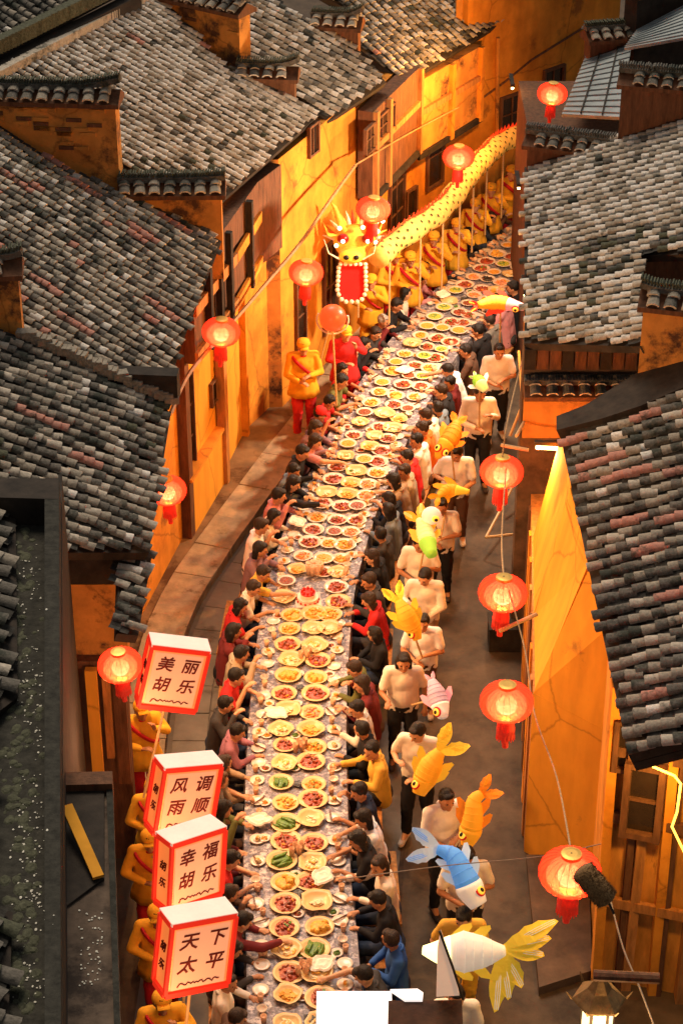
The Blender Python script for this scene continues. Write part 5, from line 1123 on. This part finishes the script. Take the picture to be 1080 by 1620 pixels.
for u, v, c, tr, w in DPF:
    stand(u, v, SOUTH + random.uniform(-.2, .5), 'raise', c, 'long', 'cap', tr, f'dragon dancer in {"red" if c == "red" else "golden" if c == "gold" else "mustard"} costume, {w}', 'dragon dancers', 0, random.randrange(3), random.uniform(.97, 1.04), belt='crimson', capc='gold', h=1.64)
# ================= fish lanterns and their bearers =================
def fish(pts, rads, cols, eye, label, hold=None, flat=.75, tail_dir=None, tail=.22, fins=2, es=.5, eyes=1, name='fish_lantern', fan=1, headcol=None):
    """pts from nose to tail root (world); cols: body, belly/head, fin"""
    t = thing(name, pts[len(pts) // 2], label, 'fish lantern', 'fish shaped lanterns carried on poles'); cv = Curve(pts); n = 18
    es *= .36; bm_ = glow('fish_' + cols[0][0], cols[0][1], es, cols[0][2]); hm = glow('fish_' + cols[1][0], cols[1][1], es * 1.1, cols[1][2]); fm = glow('fish_' + cols[2][0], cols[2][1], es * .8, cols[2][2])
    P_ = [cv.at(cv.len * i / n)[0] for i in range(n + 1)]; R_ = [float(np.interp(i / n, np.linspace(0, 1, len(rads)), rads)) for i in range(n + 1)]
    k = int(n * .36)
    b = MB(); b.tube(P_[k:], R_[k:], 14); b.build('body', bm_, t, True)
    b = MB(); b.tube(P_[:k + 1], [r * 1.03 for r in R_[:k + 1]], 14); b.build('head', hm, t, True)
    # scale rings
    for i in range(k + 1, n - 1, 2):
        d = (P_[i + 1] - P_[i - 1]).normalized(); u_ = d.cross(Vector((0, 0, 1))).normalized(); w_ = u_.cross(d)
        MB().tube([P_[i] + (u_ * cos(a) + w_ * sin(a)) * (R_[i] + .003) for a in np.linspace(0, 2 * pi, 15)], .003, 4).build('scale_ring', bm_, t)
    E = P_[-1]; d = (P_[-1] - P_[-3]).normalized() if tail_dir is None else Vector(tail_dir).normalized()
    sd = d.cross(ray(*proj(E)[:2])).normalized()
    view = -ray(*proj(E)[:2]).normalized()
    for s in (-1, 1):
        for f_ in range(fan):
            sp = .55 + .5 * f_; a_ = E - d * .04; tip = E + d * tail * (1 - .12 * f_) + sd * s * tail * sp; md = E + d * tail * .6 + sd * s * tail * .12 * (1 + f_)
            ax_ = (tip - a_); Lx = ax_.length; ax_.normalize(); sx = ax_.cross(view).normalized(); out_ = []
            for q_ in range(9):
                k_ = q_ / 8; w_ = tail * (.05 + .20 * sin(pi * min(1, k_ * 1.05)) ** .8 * (.5 + k_)); out_.append(a_ + ax_ * Lx * k_ + sx * w_ + view * .04 * sin(k_ * 3))
            for q_ in range(8, -1, -1):
                k_ = q_ / 8; w_ = tail * (.05 + .20 * sin(pi * min(1, k_ * 1.05)) ** .8 * (.5 + k_)) * (.82 if q_ % 2 else 1); out_.append(a_ + ax_ * Lx * (k_ * .96) - sx * w_ + view * .02 * sin(k_ * 5))
            b = MB(); m_ = len(out_) // 2
            for q_ in range(m_ - 1): b.slab([out_[q_], out_[q_ + 1], out_[2 * m_ - 2 - q_], out_[2 * m_ - 1 - q_]], view * -.012)
            b.build('tail_fin', fm, t)
            for q_ in (-.5, 0, .5): MB().tube([a_, a_ + ax_ * Lx * .6 + sx * tail * .12 * q_ + view * .03, a_ + ax_ * Lx * .95 + sx * tail * .1 * q_ + view * .025], .004, 4).build('fin_rib', bm_, t)
    u0 = sd
    for f_ in range(fins):
        i = int(n * (.45 + .22 * f_)); c = P_[i]; dd = (P_[i + 1] - P_[i - 1]).normalized(); s2 = dd.cross(view).normalized()
        for s in (-1, 1):
            b = MB(); rr = R_[i]; q = [c + s2 * s * rr * .85 - dd * .08, c + s2 * s * rr * .85 + dd * .07, c + s2 * s * (rr + .05) + dd * .13, c + s2 * s * (rr + .085) + dd * .12, c + s2 * s * (rr + .07) + dd * .03]; b.slab(q, view * -.015); b.build('fin', fm, t)
    hc = P_[int(n * .2)]; hr = R_[int(n * .2)]; dd = (P_[1] - P_[3]).normalized(); s2 = dd.cross(view).normalized()
    if eyes:
        for s in ((-1, 1) if eyes == 2 else (eye,)):
            dirn = (view * .75 + s2 * s * .66).normalized(); c = hc + dirn * hr
            Mq = dirn.to_track_quat('Z', 'Y').to_matrix()
            MB().ell(c, (.062, .062, .022), 14, 6, M=Mq).build('eye', RED_C, t, True)
            eo = MB().ell(c + dirn * .012, (.047, .047, .022), 14, 6, M=Mq).build('eye', glow('fish_eye_yellow', (1, .6, .05), .6, (.8, .5, .1)), t, True)
            MB().ell(c + dirn * .026, (.024, .028, .018), 10, 6, M=Mq).build('pupil', EYE, t, True)
    if hold is not None:
        MB().tube([P_[len(P_) // 2], Vector(hold)], .013, 6).build('pole', BAMBOO, t)
    return t
GOLDC = ('gold', (1, .40, .01), (.8, .33, .03)); ORC = ('orange', (1, .25, .01), (.8, .25, .02)); YEL = ('yellow', (1, .62, .03), (.8, .55, .05)); WHT = ('white', (1, .93, .8), (.85, .8, .7)); BLU = ('blue', (.10, .42, 1), (.1, .3, .7)); PBL = ('pale_blue', (.45, .62, .75), (.5, .6, .7)); LIM = ('lime', (.35, .85, .05), (.3, .6, .08)); LAV = ('lavender', (.62, .42, .62), (.5, .4, .5)); PNK = ('pink', (1, .35, .4), (.7, .3, .3)); REDC = ('scarlet', (1, .06, .03), (.7, .05, .03)); GRN = ('pale_green', (.85, .95, .35), (.7, .7, .3))
CAR = [(788, 546, 'white', 'black', 'short', 'hold', 'bearer in white T-shirt walking closest to the pale-roofed right house'), (758, 618, 'cream', 'black', 'short', 'hold', 'bearer in open cream shirt under a green fish lantern'), (722, 708, 'white', 'brown', 'short', 'hold', 'bearer in white T-shirt behind the orange two-eyed fish'), (698, 790, 'cream', 'black', 'short', 'hold', 'bearer in cream T-shirt behind the green headed fish'),
       (664, 846, 'cream', 'black', 'short', 'hold', 'bearer in cream T-shirt mostly hidden by the green headed fish'), (673, 897, 'cream', 'tan', 'short', 'hold', 'bearer in loose cream shirt below the green headed fish'), (670, 968, 'white', 'brown', 'short', 'hold', 'bearer in pale T-shirt whose chest is crossed by a yellow fish'), (638, 1036, 'cream', 'black', 'bob', 'hang', 'bearer with bobbed hair and dark trousers holding the lavender fish'),
       (664, 1148, 'cream', 'black', 'short', 'hold', 'bearer in cream T-shirt holding the gold fish with round red-ringed eye'), (702, 1258, 'white', 'black', 'short', 'hold', 'bearer in white T-shirt looking down between the gold fish and blue fish'), (738, 1350, 'cream', 'black', 'short', 'hold', 'bearer in cream T-shirt whose head is hidden by the blue fish'), (732, 1434, 'yellow', 'mustard', 'short', 'hold', 'bearer in pale yellow T-shirt above the big white goldfish'), (722, 1560, 'cream', 'black', 'short', 'hold', 'bearer in cream shirt at the bottom edge below the goldfish')]
CP = []
for i, (u, v, c, tr, hr, po, lb_) in enumerate(CAR):
    po = (po, 'hold2', 'hold3')[i % 3] if po == 'hold' else po
    p = P(u, v, 1.62); p.z = 0; CP.append(p); person(p, SOUTH + random.uniform(-.3, .3) + (.15 if u > 700 else 0), po, c, 'long' if 'loose' in lb_ or 'open' in lb_ else 'short', hr, tr, lb_, 'bearers of the fish lanterns', 0, i % 3, random.uniform(.95, 1.05), shoe=SHOE if i % 2 else SHOE_W)
def fp(lst): return [P(u, v, h) for u, v, h in lst]
hnd = lambda i: CP[i] + Vector((-.02, -.3, 1.15))
fish(fp([(828, 486, 2.3), (812, 483, 2.3), (785, 478, 2.3), (755, 483, 2.3)]), [.05, .10, .11, .05], (GOLDC, PNK, REDC), 1, 'golden fish lantern with red tail held over the far part of the table', P(790, 545, 1.3), es=.6, eyes=1, tail=.14)
fish(fp([(768, 618, 1.95), (762, 610, 2.0), (756, 602, 2.0), (750, 596, 2.0)]), [.05, .09, .09, .03], (LIM, GRN, WHT), 1, 'small lime green fish lantern held at head height in front of a bearer', CP[1] + Vector((0, -.25, 1.1)), tail=.10, fins=1, eyes=0)
fish(fp([(692, 722, 1.8), (698, 712, 1.9), (714, 690, 2.0), (722, 668, 2.05)]), [.05, .12, .12, .05], (ORC, GOLDC, ORC), 1, 'orange fish lantern with two bright eyes beside the red-clad diners', hnd(2), tail=.2, eyes=2, es=.4)
fish(fp([(742, 778, 1.7), (725, 776, 1.7), (708, 774, 1.7), (692, 786, 1.7)]), [.03, .07, .08, .03], (GOLDC, YEL, GOLDC), 1, 'slim yellow fish lantern lying level below the orange fish', hnd(3), tail=.16, eyes=0, es=.35)
fish(fp([(683, 878, 1.7), (677, 862, 1.75), (672, 842, 1.8), (662, 822, 1.85)]), [.07, .115, .11, .04], (GRN, LIM, GOLDC), 1, 'pale fish lantern with bright green head, below the slim yellow fish', hnd(4), tail=.24, eyes=0)
b_ = MB(); fz = P(682, 816, 1.95); ef = thing('fish_lantern', fz, 'round white eyed fish head lantern between two cream shirts', 'fish lantern', 'fish shaped lanterns carried on poles')
MB().ell(fz, (.13, .12, .12), 16, 10).build('head', glow('fish_white', *WHT[1:2], .5, WHT[2]), ef, True); MB().ell(fz + Vector((.05, -.11, .02)), (.05, .03, .045), 12, 8).build('eye', GOLDC and glow('fish_eye_yellow', (1, .6, .05), .6), ef, True); MB().ell(fz + Vector((.055, -.135, .02)), (.026, .02, .024), 10, 6).build('pupil', EYE, ef, True); MB().tube([fz, CP[3] + Vector((0, -.2, 1.1))], .013, 6).build('pole', BAMBOO, ef)
fish(fp([(660, 1012, 1.6), (655, 998, 1.7), (643, 975, 1.9), (630, 950, 2.05)]), [.05, .11, .12, .05], (GOLDC, GOLDC, YEL), 1, 'yellow fish lantern slanting across the bearer below the green headed fish', hnd(6), tail=.22, eyes=1)
fish(fp([(700, 1134, 1.35), (697, 1120, 1.4), (690, 1098, 1.5), (682, 1076, 1.6)]), [.06, .11, .11, .05], (LAV, WHT, PNK), 1, 'pale lavender fish lantern with white and pink face hanging head down', CP[7] + Vector((.1, -.3, 1.1)), tail=.1, eyes=1, es=.28, fins=1)
fish(fp([(662, 1256, 1.6), (668, 1240, 1.7), (682, 1210, 1.9), (696, 1188, 2.05)]), [.07, .13, .13, .06], (GOLDC, GOLDC, YEL), 1, 'gold fish lantern with round red-ringed eye pointing down left', hnd(8), tail=.3, eyes=1, tail_dir=P(733, 1155, 2.3) - P(696, 1188, 2.05))
fish(fp([(737, 1338, 1.6), (742, 1322, 1.7), (748, 1292, 1.9), (750, 1266, 2.05), (762, 1256, 2.1)]), [.06, .12, .11, .09, .05], (GOLDC, GOLDC, ORC), 1, 'gold fish lantern bent with tail to the upper right, above the blue fish', hnd(9) + Vector((.2, 0, 0)), tail=.22, eyes=1, tail_dir=P(790, 1240, 2.3) - P(760, 1262, 2.1))
fish(fp([(757, 1432, 1.75), (746, 1412, 1.85), (732, 1382, 2.0), (716, 1354, 2.1), (692, 1344, 2.12)]), [.09, .145, .115, .10, .05], (BLU, WHT, PBL), -1, 'bright blue fish lantern with white head and grey forked tail', hnd(10), tail=.3, eyes=1, tail_dir=P(658, 1338, 2.15) - P(692, 1344, 2.12), es=.6)
fish(fp([(668, 1503, 2.3), (695, 1506, 2.3), (735, 1506, 2.3), (775, 1506, 2.3), (798, 1504, 2.3)]), [.04, .13, .20, .15, .05], (WHT, ('pale_yellow', (1, .93, .35), (.85, .8, .4)), YEL), 1, 'big glowing white goldfish lantern with flowing yellow tail, nearest the camera', CP[11] + Vector((0, -.3, 1.1)), tail=.34, fan=3, fins=2, eyes=0, es=4.5, tail_dir=P(850, 1540, 2.1) - P(798, 1504, 2.3))
# ================= things at the bottom edge =================
st = thing('light_box', P(560, 1600, 2.6), 'glaring white rectangular light box standing at the bottom edge over the table', 'light box')
bp_ = P(560, 1568, 2.6); MB().box((bp_.x, bp_.y - .25, 2.45), (.68, .5, .3)).build('box_body', glow('screen_white', (1, .98, .95), .62, (.85, .82, .8)), st); MB().box((bp_.x, bp_.y - .25, 2.28), (.70, .52, .05)).build('base', WOOD_B, st)
for s in (-1, 1): MB().box((bp_.x + s * .3, bp_.y - .25, 1.13), (.04, .04, 2.26)).build('leg', WOOD_B, st)
kt = thing('stall_canopy', P(670, 1610, 2.6), 'dark canopy with a pointed pale sail and a small white panel at the bottom edge', 'canopy')
q = [P(614, 1583, 2.62), P(730, 1582, 2.62), P(735, 1680, 2.62), P(612, 1680, 2.62)]; MB().slab(q, (0, 0, -.12)).build('canopy_top', mat('canopy_cloth', (.05, .022, .012), .9, .4, 6, .4), kt)
q = [P(617, 1565, 2.66), P(660, 1564, 2.66), P(669, 1570, 2.66), P(668, 1581, 2.66), P(640, 1581, 2.66)]; MB().slab(q, (0, 0, -.03)).build('white_panel', MATS['screen_white'], kt)
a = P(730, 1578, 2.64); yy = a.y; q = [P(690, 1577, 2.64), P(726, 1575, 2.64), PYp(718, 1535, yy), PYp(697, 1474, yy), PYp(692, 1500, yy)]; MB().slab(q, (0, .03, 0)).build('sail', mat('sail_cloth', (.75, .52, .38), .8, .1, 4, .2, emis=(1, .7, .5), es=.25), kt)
MB().tube([PYp(695, 1472, yy) + Vector((0, -.01, 0)), PYp(716, 1530, yy) + Vector((0, -.01, 0)), PYp(732, 1580, yy) + Vector((0, -.01, 0))], .012, 6).build('sail_spar', WOOD_B, kt)
for u in (618, 728): p = P(u, 1640, 2.5); MB().box((p.x, p.y, 1.25), (.04, .04, 2.5)).build('leg', WOOD_D, kt)
# fuzzy microphone cover
mz = P(940, 1400, 5.5); mc = thing('microphone_cover', mz, 'brown fuzzy microphone cover dangling in front of the largest red lantern', 'microphone')
d_ = (P(960, 1425, 5.4) - P(918, 1375, 5.6)).normalized(); a = mz - d_ * .15; c = mz + d_ * .15
FZ = mat('brown_fur', (.30, .17, .07), .95, .5, 60, 1.0)
b = MB(); b.tube([a - d_ * .02, a, a.lerp(c, .5), c, c + d_ * .02], [.05, .085, .09, .085, .05], 16); b.build('cover', FZ, mc, True)
fu = MB()
for i in range(1500):
    s = random.random(); th = random.uniform(0, 6.28); x_ = d_.cross(Vector((0, 0, 1))).normalized(); y_ = x_.cross(d_); n_ = x_ * cos(th) + y_ * sin(th); q = a.lerp(c, s) + n_ * .085; e_ = q + n_ * .022 + d_ * random.uniform(-.012, .012); w_ = d_ * .003
    fu.add([q - w_, q + w_, e_], [(0, 1, 2)])
stuff(fu.build('fur', FZ, mc))
MB().tube([c, P(970, 1445, 5.2)], .01, 6).build('handle', WOOD_B, mc)
# hexagonal lantern bottom right
lz = P(946, 1586, 3.0); hl = thing('hexagonal_lantern', lz, 'old hexagonal roofed lantern with lit panes hanging in the bottom right corner', 'lantern')
b = MB(); b.lathe([(.02, .34), (.06, .26), (.11, .17), (.23, .06), (.24, .045), (.001, .05)], 6, c=lz); b.build('lantern_roof', mat('old_brass', (.16, .09, .03), .6, .4, 10, .5), hl)
for i in range(6):
    a = pi / 3 * i; a2 = a + pi / 3; r = .14; z = lz.z - .1
    p0 = lz + Vector((r * cos(a), r * sin(a), -.12)); p1 = lz + Vector((r * cos(a2), r * sin(a2), -.12)); c = (p0 + p1) / 2; an = atan2((p1 - p0).y, (p1 - p0).x)
    MB().box(c, ((p1 - p0).length - .03, .01, .26), rz=an).build('pane', glow('lantern_pane', (1, .82, .42), 1.4, (.8, .7, .5)), hl); MB().box(p0, (.025, .025, .34)).build('corner_post', WOOD_B, hl)
    tip = lz + Vector((.24 * cos(a), .24 * sin(a), .05)); MB().tube([tip, tip + Vector((.05 * cos(a), .05 * sin(a), .08))], [.012, .004], 5).build('roof_horn', MATS['old_brass'], hl)
b = MB(); b.lathe([(.17, -.30), (.17, -.27), (.001, -.27)], 6, c=lz); b.build('base', WOOD_B, hl); lamp('lantern_light', (0, -.35, -.1), 22, (1, .6, .25), .08, hl)
lg = MB(); lg.tube([P(938, 1543, 3.5), P(1042, 1548, 3.5)], .05, 10); tag(lg.build('log_beam', WOOD_D), 'thick round log jutting out that carries the hexagonal lantern', 'beam')
# yellow light strip on the timber house
LS = mat('led_strip', (1, .75, .2), .5, 0, 5, 0, emis=(1, .50, .06), es=2.5)
yq = 16.3; ls = MB(); ls.tube([PYp(u, v, yq) for u, v in ((1016, 1204), (1035, 1214), (1066, 1227), (1076, 1240), (1070, 1285), (1062, 1308), (1075, 1335), (1095, 1375))], .013, 7); tag(ls.build('light_strip', LS), 'glowing yellow light strip looping round the window of the timber house', 'light strip')
for p_, e in ((PYp(1062, 1260, yq - .5), 130),): lamp('strip_light', p_, e, (1, .5, .1), .1)
